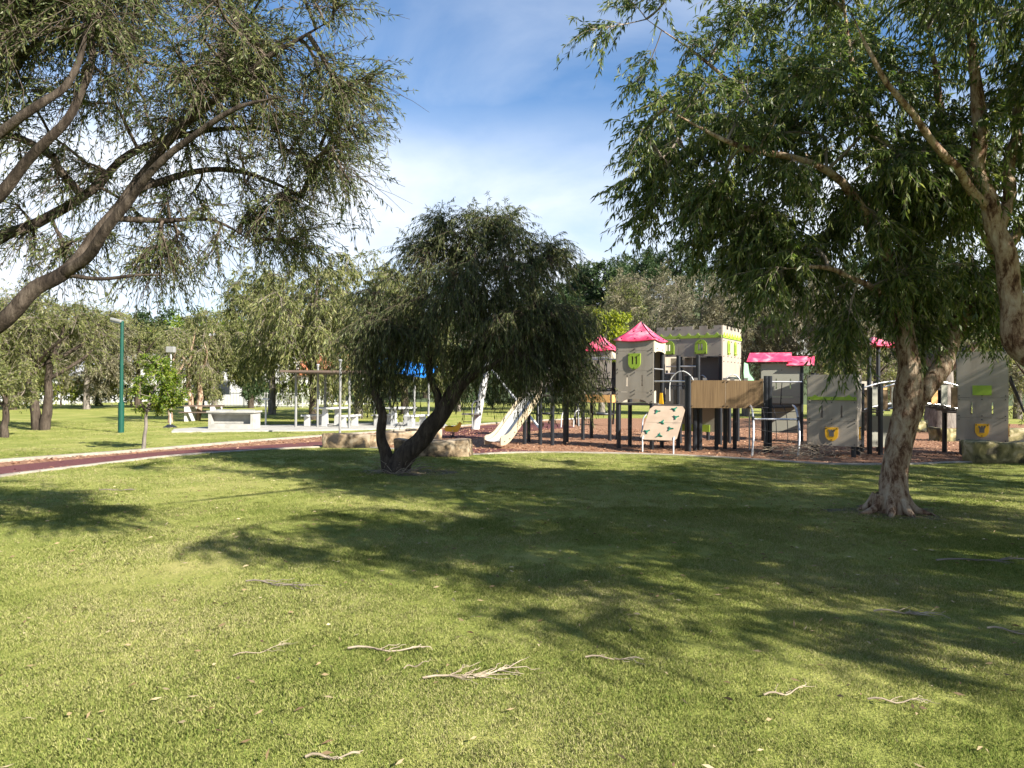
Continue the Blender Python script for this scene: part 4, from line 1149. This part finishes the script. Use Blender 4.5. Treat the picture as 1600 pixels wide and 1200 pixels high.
# --- yellow spring rider
y0 = G(707, 684)
sr = thing('spring_rider', 'small yellow spring rider with black seat by the sandstone blocks', 'spring rider', y0)
sr.scale = (.75, .75, .8)
MB().tube([(.09*math.cos(a), .09*math.sin(a), .02+a*.0085) for a in np.linspace(0, 8*math.pi, 60)], .014, 6).build('spring', M['black'], sr, smooth=True)
body = [(-.28, .26), (.22, .24), (.34, .42), (.40, .60), (.30, .66), (.20, .52), (.02, .46), (-.12, .50), (-.30, .48), (-.36, .36)]
for s_ in (-.1, .07): MB().plate([body], .03, lambda a, t, z: (a, s_+t, z)).build('side_plate', M['yellow'], sr)
MB().box((-.08, 0, .46), (.26, .2, .04)).build('seat', M['black'], sr)
MB().tube([(.22, -.2, .60), (.22, .2, .60)], .016, 8).build('handle', M['black'], sr)
MB().tube([(.02, -.2, .30), (.02, .2, .30)], .016, 8).build('footrest', M['steel'], sr)

# ------------------------------------------------------------------ sandstone blocks
def block(label, c, size, rz, mat, group, seed):
    bm = bmesh.new()
    bmesh.ops.create_cube(bm, size=1)
    bmesh.ops.scale(bm, vec=size, verts=bm.verts)
    bmesh.ops.bevel(bm, geom=list(bm.edges), offset=min(size)*.06, segments=1, affect='EDGES')
    bmesh.ops.subdivide_edges(bm, edges=list(bm.edges), cuts=4, use_grid_fill=True)
    for v in bm.verts:
        q = v.co*1.9+Vector((seed*3.1, 0, 0))
        v.co += Vector((mnoise.noise(q), mnoise.noise(q+Vector((7, 0, 0))), mnoise.noise(q+Vector((0, 9, 0)))))*.07
        q = v.co*7; v.co += v.co.normalized()*mnoise.noise(q)*.03
    me = bpy.data.meshes.new('sandstone_block'); bm.to_mesh(me); bm.free()
    me.materials.append(mat)
    me.polygons.foreach_set('use_smooth', [True]*len(me.polygons))
    o = link('sandstone_block', me)
    o.location = (c[0], c[1], size[2]/2-.04); o.rotation_euler = (0, 0, rz)
    return tag(o, label, 'stone block', group)
gq = 'sandstone edging blocks'
p = G(546, 700); block('weathered sandstone block at the end of the red path', (p.x, p.y+.25, 0), (1.45, .55, .40), R(4), M['stone'], gq, 1)
p = G(612, 697); block('pale sandstone block in the middle of the row behind the forked trunk', (p.x+.1, p.y+.6, 0), (1.1, .55, .40), R(12), M['stone'], gq, 2)
p = G(662, 690); block('pale sandstone block nearest the spring rider', (p.x-.05, p.y+.3, 0), (1.0, .5, .38), R(24), M['stone'], gq, 3)
p = G(672, 714); block('shaded sandstone block right beside the bottlebrush trunk', (p.x+.05, p.y+.3, 0), (1.75, .6, .43), R(-2), M['stone'], gq, 4)
p = G(1562, 724); block('big mossy sandstone block in front of the tall shield tower', (p.x+.25, p.y+.2, 0), (1.75, .6, .52), R(3), M['mossstone'], gq, 5)
p = G(1484, 690); block('mossy sandstone block behind the arched bridge end', (p.x, p.y+.3, 0), (.75, .6, .46), R(10), M['mossstone'], gq, 6)
p = G(1590, 692); block('dark sandstone block beyond the rope net', (p.x-.1, p.y+.4, 0), (1.3, .6, .46), R(-6), M['mossstone'], gq, 7)
p = G(1440, 676); block('low dark stone on the grass edge under the far fig', (p.x, p.y+.6, 0), (.9, .6, .5), R(20), M['mossstone'], gq, 8)
# ------------------------------------------------------------------ park furniture on the left
lp = G(189, 676)
lamp = thing('park_lamp', 'green steel park light pole with angled lamp head', 'lamp post', lp)
MB().tube([(0, 0, -.05), (0, 0, 1.05)], .10, 14).build('base_sleeve', M['postgreen'], lamp, smooth=True)
MB().tube([(0, 0, 1.05), (0, 0, 3.9)], [.066, .055], 14).build('pole', M['postgreen'], lamp, smooth=True)
lh = MB().box((-.18, 0, 3.92), (.40, .24, .10), ry=R(14)).build('lamp_head', M['polegrey'], lamp, bevel=.03)
MB().box((-.2, 0, 3.85), (.34, .2, .03), ry=R(14)).build('lens', M['glass'], lh)

p0 = G(266, 668)
pl = thing('floodlight_pole', 'thin grey pole with square box head and black base plate by the slab', 'light pole', p0)
MB().tube([(0, 0, -.02), (0, 0, 3.0)], .03, 10).build('pole', M['roofgrey'], pl, smooth=True)
MB().box((0, 0, 3.08), (.34, .2, .24)).build('head_box', M['polegrey'], pl, bevel=.03)
MB().tube([(0, 0, 0), (0, 0, .12)], [.28, .10], 12).build('base_plate', M['black'], pl)

bq = G(361, 672)
bb = thing('barbecue_bench', 'pale concrete barbecue bench with two steel hotplates on the slab', 'barbecue', (bq.x, bq.y+.35, .03))
bw = 1.68
MB().plate([rect(-bw/2, 0, bw/2, .62), rect(-bw/2+.1, .2, bw/2-.1, .57)], .1, lambda a, t, z: (a, -.4+t, z)).build('front_frame', M['paleconc'], bb)
MB().box((0, -.1, .385), (bw-.2, .04, .37)).build('recess_panel', M['paleconc'], bb)
for x in (-bw/2+.05, bw/2-.05): MB().box((x, .05, .31), (.1, .7, .62)).build('end_wall', M['paleconc'], bb)
MB().box((0, .0, .655), (bw+.12, .9, .07)).build('bench_top', M['paleconc'], bb, bevel=.01)
for x in (-.42, .42): MB().box((x, .02, .71), (.55, .45, .04)).build('hotplate', M['steel'], bb)
MB().box((0, .38, .3), (bw-.2, .05, .6)).build('back_wall', M['paleconc'], bb)
# tap pole by the barbecue
tp = G(402, 668)
tq = thing('tap_post', 'slim steel drinking tap post standing behind the barbecue bench', 'tap', (tp.x, tp.y+1.0, 0))
MB().tube([(0, 0, 0), (0, 0, 1.1)], .04, 8).build('post', M['steel'], tq)
MB().box((0, 0, 1.12), (.3, .22, .06)).build('bowl', M['steel'], tq, bevel=.02)

def picnic_set(label, c, rz, group):
    t_ = thing('picnic_table', label, 'picnic table', (c[0], c[1], .04), rz, group)
    MB().box((0, 0, .74), (1.5, .75, .07)).build('table_top', M['white'], t_, bevel=.012)
    for x in (-.5, .5): MB().plate([[(-.12, 0), (.12, 0), (.09, .7), (-.09, .7)]], .14, lambda a, d, z: (x-.07+d, a, z)).build('leg', M['white'], t_)
    for y in (-.8, .8):
        se = MB().box((0, y, .43), (1.5, .34, .07)).build('seat', M['white'], t_, bevel=.012)
        for x in (-.5, .5): MB().box((x, y, .197), (.14, .24, .39)).build('seat_leg', M['white'], se)
    return t_
p = G(508, 669); picnic_set('white picnic table with benches under the brown-edged shelter', (p.x, p.y+1.0), R(74), 'picnic tables')
p = G(620, 668); picnic_set('white picnic table with benches under the blue shade', (p.x, p.y+.9), R(68), 'picnic tables')
p = G(318, 658)
pt = thing('park_bench_table', 'dark timber bench table behind the white paperbark saplings', 'picnic table', p)
MB().box((0, 0, .72), (1.7, .6, .06)).build('table_top', M['browntrim'], pt)
for y in (-.6, .6): MB().box((0, y, .43), (1.7, .28, .05)).build('seat', M['browntrim'], pt)
for x in (-.6, .6): MB().box((x, 0, .345), (.1, 1.2, .69)).build('leg', M['white'], pt)

def shelter(label, corners, zr, mat, slope=0., th=.14, sy=0.):
    c = sum((Vector(q_) for q_ in corners), Vector())/4
    s = thing('picnic_shelter', label, 'shelter', (c.x, c.y, 0))
    for q_ in corners:
        v = Vector(q_)-c
        MB().tube([(v.x, v.y, -.02), (v.x, v.y, zr+slope*v.x+sy*v.y)], .05, 10).build('post', M['polegrey'], s, smooth=True)
    xs = [q_[0]-c.x for q_ in corners]; ys = [q_[1]-c.y for q_ in corners]
    x0, x1, y0_, y1_ = min(xs)-.35, max(xs)+.35, min(ys)-.35, max(ys)+.35
    V = [(x, y, zr+slope*x+sy*y+dz) for dz in (0, th) for x, y in ((x0, y0_), (x1, y0_), (x1, y1_), (x0, y1_))]
    MB().add(V, [(0, 3, 2, 1), (4, 5, 6, 7), (0, 1, 5, 4), (1, 2, 6, 5), (2, 3, 7, 6), (3, 0, 4, 7)]).build('roof', mat, s)
    return s
pA, pB = G(462, 669), G(557, 668)
shelter('open picnic shelter with thin brown roof edge on grey posts', [(pA.x, pA.y, 0), (pB.x, pA.y-.6, 0), (pB.x+.4, pA.y+3.4, 0), (pA.x+.3, pA.y+3.4, 0)], 2.2, M['browntrim'], 0., .08)
pA, pB = G(585, 667), G(648, 667)
shelter('picnic shelter with sloping bright blue roof behind the bottlebrush', [(pA.x, pA.y, 0), (pB.x, pA.y, 0), (pB.x+.3, pA.y+2.6, 0), (pA.x+.2, pA.y+2.6, 0)], 2.5, M['blue'], -.16, .06, .17)
for px, py, lb in ((496, 669, 'pale round steel pole at the brown-edged shelter'), (531, 682, 'thin pale pole standing in the strip of grass before the slab')):
    q0 = G(px, py)
    tq = thing('steel_pole', lb, 'pole', q0)
    MB().tube([(0, 0, -.02), (0, 0, 2.5)],   .04, 10).build('shaft', M['polegrey'], tq, smooth=True)
    MB().tube([(0, 0, 2.5), (0, 0, 2.55)], .06, 10).build('cap', M['roofgrey'], tq)

# ------------------------------------------------------------------ houses and fence
def house(label, c, rz, w_, d, hw, hr, rmat, wins, door=None):
    h_ = thing('house', label, 'house', c, rz)
    holes = [rect(x0, z0, x1, z1) for x0, z0, x1, z1 in wins]
    MB().plate([rect(-w_/2, 0, w_/2, hw)]+holes, .2, lambda a, t, z: (a, -d/2+t, z)).build('front_wall', M['render'], h_)
    for s_ in (-1, 1):
        MB().plate([[(-d/2+.2, 0), (d/2, 0), (d/2, hw), (0, hw+hr-.1), (-d/2+.2, hw)]], .2, lambda a, t, z: (s_*(w_/2-.2)+(-t if s_ < 0 else t), a, z)).build('side_wall', M['render'], h_)
    MB().box((0, d/2-.1, hw/2), (w_-.4, .2, hw)).build('back_wall', M['render'], h_)
    for s_ in (-1, 1):
        V = [(-w_/2-.5, s_*(d/2+.5), hw-.25), (w_/2+.5, s_*(d/2+.5), hw-.25), (w_/2+.5, 0, hw+hr), (-w_/2-.5, 0, hw+hr)]
        ro = MB().add(V, [(0, 1, 2, 3)]).build('roof_slope', rmat, h_)
        sm = ro.modifiers.new('thick', 'SOLIDIFY'); sm.thickness = .15
    for x0, z0, x1, z1 in wins:
        fr = MB().plate([rect(x0, z0, x1, z1), rect(x0+.07, z0+.07, x1-.07, z1-.07)], .08, lambda a, t, z: (a, -d/2+.05+t, z)).build('window', M['white'], h_)
        MB().box(((x0+x1)/2, -d/2+.1, (z0+z1)/2), (x1-x0-.14, .02, z1-z0-.14)).build('pane', M['glass'], fr)
    return h_
q = P(372, 640, 64)
house('white two-storey house with grey roof behind the weeping trees and white fence', (q.x, 68, 0), R(8), 7, 8, 4.6, 1.8, M['roofgrey'], [(-2.6, .9, -1.2, 2.2), (.6, .9, 2.4, 2.2), (-2.4, 3.1, -1.0, 4.2), (.8, 3.1, 2.2, 4.2)])
q = P(40, 640, 76)
house('long low white house with grey roof behind the forked olive tree', (q.x, 80, 0), R(-5), 20, 9, 3.0, 2.0, M['roofgrey'], [(-8, .8, -6, 2.2), (-4, .8, -2.4, 2.2), (0, .3, 2.2, 2.3), (4.4, .8, 7, 2.2)])
q = P(222, 640, 84)
house('small white house with pale gable roof glimpsed over the young tree', (q.x, 88, 0), R(70), 7, 7, 3.4, 2.2, M['roofgrey'], [(-2.2, .9, -.8, 2.2), (.8, .9, 2.2, 2.2)])
q = P(470, 640, 70)
house('cream house with shaded verandah windows behind the picnic shelter', (q.x+1, 75, 0), R(0), 9, 7, 3.2, 1.8, M['terra'], [(-3.4, .3, -1.6, 2.4), (-.6, .9, 1.0, 2.2), (2.2, .3, 3.8, 2.4)])

def fence(label, a, b_, hgt=1.25):
    v = b_-a; ln = v.length
    f = thing('picket_fence', label, 'fence', a, math.atan2(v.y, v.x), 'white pool fences')
    for z in (.15, hgt-.12): MB().box((ln/2, 0, z), (ln, .04, .05)).build('rail', M['white'], f)
    k = 0
    while k*2.4 <= ln: MB().box((k*2.4, 0, hgt/2), (.07, .07, hgt+.06)).build('fence_post', M['white'], f); k += 1
    mb = MB(); x = .12
    while x < ln: mb.box((x, -.026, hgt/2), (.025, .012, hgt)); x += .12
    tag(mb.build('pickets', M['white'], f), kind='stuff')
a_, b_ = P(-60, 640, 60), P(150, 640, 66); a_.z = b_.z = 0
fence('white picket pool fence in front of the long low house', a_, b_)
a_, b_ = P(335, 640, 60), P(520, 640, 60); a_.z = b_.z = 0
fence('white picket pool fence in front of the two-storey house', a_, b_)

# ------------------------------------------------------------------ hill and distant trees
def hz(x, y):
    r_ = max(0., (y-85)/85); f = min(1, r_); f = f*f*(3-2*f)
    return f*(9.5+14*(1/(1+math.exp(-(x-10)/8)))+1.2*math.sin(x*.07+1))
nx, ny = 60, 22
V = [(-220+440*i/(nx-1), 85+170*j/(ny-1), hz(-220+440*i/(nx-1), 85+170*j/(ny-1))-.05) for j in range(ny) for i in range(nx)]
F = [(j*nx+i, j*nx+i+1, (j+1)*nx+i+1, (j+1)*nx+i) for j in range(ny-1) for i in range(nx-1)]
tag(MB().add(V, F).build('hill', M['hill'], smooth=True), kind='structure')

def bgtree(name, label, x, y, H, cw, leafm, barkm, seed, n=60, leaf=(.22, .07), droop=.5, tr=.16, base_frac=.25, lean=0., n_tw=8, n_leaf=11, twl=None, group=None, stems=1, twigm='twiggrey', round_=False, bare=.0):
    z0 = hz(x, y) if y > 85 else 0
    o = thing(name, label, 'tree', (x, y, z0), 0, group)
    rg_ = random.Random(seed)
    lims = []
    for s_ in range(stems):
        dx = (s_-(stems-1)/2)*.5
        tx = x+lean+dx*2.2+rg_.uniform(-.2, .2)*cw
        lims.append(([(x+dx*.5, y, z0-.05), (x+dx+lean*.2, y, z0+H*.2), (x+dx*1.6+lean*.5+rg_.uniform(-.15, .15), y, z0+H*.45), (tx, y+rg_.uniform(-.3, .3), z0+H*.85)], [tr*1.3, tr, tr*.75, tr*.15], 0, 16))
        for k in range(3):
            a = rg_.uniform(0, 6.28); zz = z0+H*rg_.uniform(.32, .5)
            lims.append(([(x+dx*1.4+lean*.4, y, zz), (x+dx*1.4+lean*.5+cw*.2*math.cos(a), y+cw*.2*math.sin(a), zz+H*.13), (x+lean+cw*.36*math.cos(a), y+cw*.36*math.sin(a), zz+H*.24)], [tr*.5, tr*.38, tr*.12], 0, 9))
    zb = H*base_frac; hh = (H-zb)/2
    bl_ = [((x+lean, y, z0+zb+hh), (cw/2*.92, cw/2*.9, hh*.86), int(n*.6))]
    for k in range(5):
        a = rg_.uniform(0, 6.28); zz = rg_.uniform(-.55, .6)
        f = .62
        bl_.append(((x+lean+cw/2*f*math.cos(a), y+cw/2*f*math.sin(a), z0+zb+hh+hh*zz), (cw*.23, cw*.23, hh*.36), max(3, int(n*.09))))
    grow_tree(o, lims, bl_, M[barkm], M[twigm], M[leafm], seed=seed, n_tw=n_tw, tw_len=twl or cw*.16, droop=droop, n_leaf=n_leaf, leaf=leaf, leaf_droop=droop*.6, sides=8, rough=.06, shell=.42, tw_r=.008, leafrand=1.0, bare=bare)
    return o
def gx_(px, Y): return P(px, 640, Y).x

# left side
for k, (px, Y, H, cw, lf, lb) in enumerate(((40, 57, 2.2, 3.6, 'leaf_dark', 'dark rounded shrub against the white fence left of the forked tree'), (95, 60, 2.6, 3.4, 'leaf_lime', 'golden cane-like shrub behind the forked tree'),
        (150, 61, 2.0, 3.0, 'leaf_olive', 'low olive shrub at the end of the fence near the lamp pole'), (205, 62, 2.6, 3.4, 'leaf_dark', 'dark shrub before the small gabled house'),
        (262, 63, 2.4, 3.2, 'leaf_bright', 'fresh green shrub behind the slim white trunk'), (318, 60, 2.0, 3.0, 'leaf_olive', 'low olive shrub left of the two-storey house'),
        (405, 61, 2.2, 2.8, 'leaf_dark', 'dark shrub at the foot of the two-storey house'), (455, 62, 2.4, 3.4, 'leaf_bright', 'fresh green shrub before the cream house'), (530, 60, 2.6, 4.0, 'leaf_dark', 'dark shrub beyond the picnic tables'), (600, 62, 2.8, 4.4, 'leaf_dark', 'dark wide shrub beyond the blue shelter'),
        (690, 62, 3.0, 4.6, 'leaf_olive', 'olive shrub beyond the spring rider'), (770, 60, 2.8, 4.6, 'leaf_dark', 'dark shrub beyond the leaning mast'), (880, 58, 3.0, 5, 'leaf_dark', 'dark shrub beyond the swing frame'))):
    bgtree('garden_shrub', lb, gx_(px, Y), Y, H, cw, lf, 'darkbark', 200+k, n=44, leaf=(.2, .08), droop=.15, tr=.06, base_frac=.02, twl=.5)
p = G(64, 672)
bgtree('paperbark_tree', 'forked dark trunked tree with sparse olive crown before the long low house', p.x, p.y, 5.4, 4.9, 'leaf_olive', 'darkbark', 101, n=150, leaf=(.14, .036), droop=.4, tr=.15, stems=2, base_frac=.3, n_tw=12, n_leaf=15, bare=.15)
p = G(12, 684)
bgtree('small_tree', 'small dark stemmed leafy tree left of the forked olive tree', p.x-.1, p.y, 2.9, 1.9, 'leaf_olive', 'darkbark', 102, n=60, leaf=(.11, .035), droop=.3, tr=.1, base_frac=.2)
p = G(224, 703)
bgtree('young_tree', 'young bright green leafy tree with thin pale stem beside the red path', p.x, p.y, 2.5, 1.45, 'leaf_bright', 'greybark', 103, n=46, leaf=(.085, .036), droop=.05, tr=.045, base_frac=.36, lean=.22, n_tw=9, n_leaf=14, twl=.24)
p = G(304, 657)
bgtree('paperbark_tree', 'pale weeping paperbark with light olive foliage behind the barbecue bench', p.x, p.y, 5.7, 3.3, 'leaf_olive', 'paperbark', 104, n=120, leaf=(.15, .035), droop=1.1, tr=.13, base_frac=.22, n_tw=10, n_leaf=14, stems=2)
p = G(266, 661)
bgtree('paperbark_tree', 'slim white trunked paperbark next to the box headed pole', p.x, p.y, 4.4, 2.0, 'leaf_olive', 'paperbark', 105, n=34, leaf=(.12, .026), droop=.8, tr=.09, base_frac=.35)
specs = [
    (20, 50, 7.5, 6.5, 'leaf_olive', .5, 'broad olive tree on the lawn before the white fence and low house'),
    (135, 52, 7.6, 6.0, 'leaf_grey', .5, 'grey wispy tree between the green lamp pole and the low house'),
    (215, 56, 7.6, 5.5, 'leaf_olive', .5, 'olive tree behind the young bright green tree'),
    (335, 54, 7.8, 5.0, 'leaf_olive', .6, 'olive tree over the left end of the barbecue bench'),
    (392, 57, 6.6, 3.4, 'leaf_dark', .5, 'dark narrow tree against the white two-storey house'),  # px, Y, H, crown width, leaf, droop, label
    (425, 44, 10.2, 5.4, 'leaf_olive', 1.0, 'tall weeping olive tree left of the picnic shelter'),
    (490, 37, 9.6, 6.2, 'leaf_olive', 1.1, 'tall weeping olive tree with pale trunk behind the picnic shelter'),
    (560, 39, 9.6, 6.4, 'leaf_olive', 1.1, 'broad weeping olive tree over the blue roofed shelter'),
    (632, 46, 10.2, 6.4, 'leaf_olive', .9, 'broad olive tree directly behind the bottlebrush crown'),
    (715, 52, 8.0, 6.0, 'leaf_dark', .7, 'dark green tree behind the leaning mast'),
    (805, 56, 8.2, 6.5, 'leaf_dark', .6, 'dark green tree behind the slide tower'),
]
for k, (px, Y, H, cw, lf, dr_, lb) in enumerate(specs):
    bgtree('weeping_tree' if 'weeping' in lb else 'park_tree', lb, gx_(px, Y), Y, H, cw, lf, 'greybark' if k % 2 else 'darkbark', 120+k, n=150, leaf=(.26, .06), droop=dr_, tr=.2, base_frac=.08, n_tw=10, n_leaf=14)
bgtree('lime_tree', 'rounded yellow-green tree beside the rear pink roof', gx_(940, 46), 46, 7.0, 4.0, 'leaf_lime', 'greybark', 140, n=95, leaf=(.22, .1), droop=.1, tr=.18, base_frac=.15, n_tw=10, n_leaf=14, twl=.6)
SHE = ['rising behind the front pink tower roof', 'rising above the castle battlements', 'behind the right corner of the castle block', 'above the canted pink roofs', 'behind the shaded pink roof', 'behind the leaning paperbark fork', 'above the arched bridge', 'beyond the tall shield tower']
for k, (px, Y, H, cw) in enumerate(((1020, 54, 11.4, 6.6), (1090, 49, 11.0, 6.6), (1165, 46, 10.2, 6.2), (1245, 46, 10.4, 6.2), (1325, 42, 9.2, 6), (1410, 44, 9.2, 6), (1500, 42, 9.0, 6.5), (1590, 44, 9.5, 7))):
    bgtree('she_oak', 'grey-green wispy she-oak '+SHE[k], gx_(px, Y), Y, H, cw, 'leaf_grey', 'greybark', 150+k, n=130, leaf=(.26, .045), droop=.5, tr=.2, base_frac=.06, n_tw=11, n_leaf=15, group='she-oaks behind the castle', bare=.15)
q = P(1470, 660, 33)
bgtree('fig_tree', 'thick grey buttressed fig trunk with dark crown beyond the arched bridge', q.x, 33, 7.5, 7, 'leaf_dark', 'greybark', 170, n=80, leaf=(.2, .07), droop=.2, tr=.55, base_frac=.38)
for k, (px, Y, H, cw, lb) in enumerate(((1350, 30, 4.2, 3.6, 'leafy dark shrub tree behind the shaded pink roof'), (1620, 27, 5.0, 4.2, 'leafy tree beyond the rope net at the playground edge'))):
    bgtree('shrub_tree', lb, gx_(px, Y), Y, H, cw, 'leaf_olive', 'darkbark', 175+k, n=60, leaf=(.15, .04), droop=.4, tr=.1, base_frac=.15)
bgtree('fig_tree', 'large dark rounded tree rising on the skyline behind the houses', gx_(240, 105), 105, 13.5, 9, 'leaf_dark', 'darkbark', 180, n=120, leaf=(.42, .2), droop=.1, tr=.4, base_frac=.1)
# tree belt behind the houses and trees up the hill: a few kinds, copied
kinds = [bgtree('hill_tree', 'tree', gx_(120, 98), 98, 9.5, 8.5, 'leaf_olive', 'darkbark', 190, n=85, leaf=(.4, .16), droop=.2, tr=.25, base_frac=.04),
         bgtree('hill_tree', 'tree', gx_(310, 100), 100, 9.2, 9, 'leaf_bright', 'darkbark', 191, n=85, leaf=(.4, .18), droop=.2, tr=.25, base_frac=.04),
         bgtree('hill_tree', 'tree', gx_(905, 150), 150, 10.5, 8, 'leaf_dark', 'darkbark', 192, n=95, leaf=(.45, .17), droop=.1, tr=.28, base_frac=.12)]
lbk = ['dull olive bushy tree on the wooded hillside behind the park', 'fresh green bushy tree in the belt behind the houses', 'dark green pine-like tree on the ridge above the castle']
gk = ['olive hillside trees', 'fresh green hillside trees', 'dark ridge trees']
for k, o_ in enumerate(kinds): o_['label'] = lbk[k]; o_['group'] = gk[k]
def copy_tree(src, x, y, s, rz):
    o_ = src.copy(); COL.objects.link(o_)
    o_.location = (x, y, hz(x, y) if y > 85 else 0); o_.scale = (s, s, s*random.uniform(.9, 1.12)); o_.rotation_euler = (0, 0, rz)
    for ch in src.children:
        c_ = ch.copy(); COL.objects.link(c_); c_.parent = o_
spots = []
for k in range(13): spots.append((random.choice((0, 0, 1)), -80+k*62+random.uniform(-20, 20), random.uniform(92, 110), random.uniform(1.05, 1.4)))
for k in range(16): spots.append((random.choice((0, 2, 0, 2)), 560+k*75+random.uniform(-25, 25), random.uniform(108, 135), random.uniform(.85, 1.2)))
for k in range(20): spots.append((2 if random.random() < .8 else 0, 640+k*52+random.uniform(-20, 20), random.uniform(150, 172), random.uniform(.85, 1.2)))
for k in range(10): spots.append((random.choice((0, 1, 0)), -150+k*85+random.uniform(-30, 30), random.uniform(120, 150), random.uniform(.9, 1.2)))
spots += [(2, 868, 138, 1.05), (2, 884, 131, .95), (0, 902, 128, .85), (2, 922, 140, 1.15), (2, 948, 136, 1.15), (0, 975, 126, 1.1), (2, 1000, 140, 1.2), (0, 850, 124, .9), (0, 935, 118, .95)]
for kd, px, Y, s in spots: copy_tree(kinds[kd], gx_(px, Y), Y, s, random.uniform(0, 6.28))
q = P(905, 640, 140)
house('small white house with grey roof among the ridge trees', (gx_(900, 145), 145, hz(gx_(900, 145), 145)-.6), R(10), 6, 6, 4.8, 1.4, M['roofgrey'], [(-3, 1, -1.5, 2.4), (1, 1, 3, 2.4), (-3, 3.2, -1.5, 4.4), (1, 3.2, 3, 4.4)])
house('white house with grey roof on the slope behind the she-oaks', (gx_(1285, 118), 118, hz(gx_(1285, 118), 118)-.3), R(-10), 10, 8, 5.5, 2, M['roofgrey'], [(-3, 1, -1.5, 2.4), (1, 1, 3, 2.4), (-3, 3.4, -1.5, 4.6), (1, 3.4, 3, 4.6)])
house('house with orange tiled roof above the tree belt on the left', (gx_(62, 118), 118, hz(gx_(62, 118), 118)+.6), R(5), 9, 8, 4.5, 2.4, M['terra'], [(-3, 1, -1.5, 2.4), (1, 1, 3, 2.4)])

# ------------------------------------------------------------------ fallen branches on the lawn
def fallen(label, px, py, ln, rz, seed, n=9, r=.007, mat='twig', bushy=.5):
    rg_ = np.random.default_rng(seed); c = G(px, py)
    o = thing('fallen_branch', label, 'branch', c, rz, 'fallen branches')
    main = np.array([(-ln/2+ln*f, .05*ln*math.sin(f*4+seed), .02+.012*math.sin(f*9)) for f in np.linspace(0, 1, 9)])
    r *= .88
    MB().tube(main, [r, r*.8, r*.4], 6).build('stem', M[mat], o, smooth=True)
    k0 = rg_.integers(2, 8, n); sgn = rg_.choice((-1, 1), n)
    ll = ln*rg_.uniform(.15, .5, n)*bushy*1.6; an = rg_.uniform(.2, .75, n)*sgn
    st = main[k0]; d = np.column_stack([np.cos(an), np.sin(an), rg_.uniform(-.02, .22, n)])
    f = np.linspace(0, 1, 5)[None, :, None]
    tw = st[:, None]+d[:, None]*f*ll[:, None, None]; tw[:, :, 2] += -.10*ll[:, None]*f[:, :, 0]**2
    tw += rg_.normal(size=tw.shape)*.012*f
    tw[:, :, 2] = np.maximum(tw[:, :, 2], .018)
    V, F = tubes(tw, np.linspace(r*.5, r*.22, 5)[None].repeat(n, 0), 4)
    np_mesh('twigs', V, F, M[mat], o)
fallen('dark forked fallen twig lying in the sunny lawn by the shadow edge', 430, 916, .55, R(-12), 1, 16, .008, 'twiggrey')
fallen('long straight pale fallen branch alone in the sunlit grass', 608, 1018, .50, R(5), 2, 6, .008)
fallen('pale fallen branch with a fine reddish brush of twigs', 738, 1058, .55, R(14), 3, 26, .007)
fallen('thin grey twig lying flat left of the straight pale branch', 405, 1022, .30, R(28), 4, 7, .004)
fallen('pale twig lying on the dark shadow edge', 960, 1034, .34, R(-12), 5, 6, .006)
fallen('branching pale twig in the shade right of the tree shadow gap', 1415, 962, .42, R(-14), 6, 14, .008)
fallen('short pale twig at the shaded right border of the lawn', 1590, 992, .34, R(-24), 7, 8, .008)
fallen('bare pale stick low in the sunny foreground grass', 520, 1188, .23, R(10), 8, 3, .007)
fallen('pale twig in the sun before the leaning paperbark shadow', 1225, 1087, .25, R(20), 9, 5, .006)
fallen('small curved twig between shade patches on the right lawn', 1400, 1100, .28, R(-8), 10, 6, .006)
fallen('twig lying in the deep shade near the paperbark roots', 1545, 878, 1.0, R(-4), 11, 7, .010, 'twiggrey')
fallen('tiny twig in the sun near the brushy branch', 650, 1045, .16, R(35), 12, 3, .004)
fallen('grey twig on the sunny grass near the red path', 180, 768, .5, R(0), 13, 9, .01, 'twiggrey')
# heap of dry brush against the low shield tower
bh = thing('brush_heap', 'heap of dry bare twigs dumped against the low shield tower', 'branch pile', G(1262, 716))
rg_ = np.random.default_rng(9); T = 130
st = np.column_stack([rg_.normal(0, .42, T), rg_.normal(.1, .25, T), rg_.uniform(.01, .3, T)])
d = unit(np.column_stack([rg_.normal(.2, 1, T), rg_.normal(0, .6, T), rg_.normal(.1, .45, T)]))
f = np.linspace(0, 1, 5)[None, :, None]; ll = rg_.uniform(.2, .7, T)[:, None, None]
tw = st[:, None]+d[:, None]*f*ll+np.array([0, 0, -1.])*.3*f**2*ll+rg_.normal(size=(T, 5, 3))*.02
tw[:, :, 2] = np.maximum(tw[:, :, 2], .012)
V, F = tubes(tw, np.linspace(.006, .003, 5)[None].repeat(T, 0), 4)
tag(np_mesh('twigs', V, F, M['twig'], bh), kind='stuff')
# dry leaf litter
n_ = 1500
xy = wedge(2.6, 17, 40)[:6000]; xy = xy[~in_poly(xy, BED)]
keep = RNG.uniform(size=len(xy)) < .4; xy = xy[keep]
ex = [s_.mean(0)+RNG.normal(size=(170, 2))*np.array([.75, .6]) for s_ in SOIL]; xy = np.vstack([xy]+ex); n_ = len(xy)
V, F = leaf_mesh(np.column_stack([xy, np.full(n_, .03)]), np.column_stack([RNG.normal(size=(n_, 2)), RNG.normal(size=n_)*.12]), .055, .014, RNG)
M['litter'] = mat_leaf('leaf_litter', (.10, .06, .03), (.26, .19, .10), (.45, .38, .24), .1, .8)
tag(np_mesh('leaf_litter', V, F, M['litter']), 'scattered small dry leaves lying on the lawn', 'leaf litter', kind='stuff')
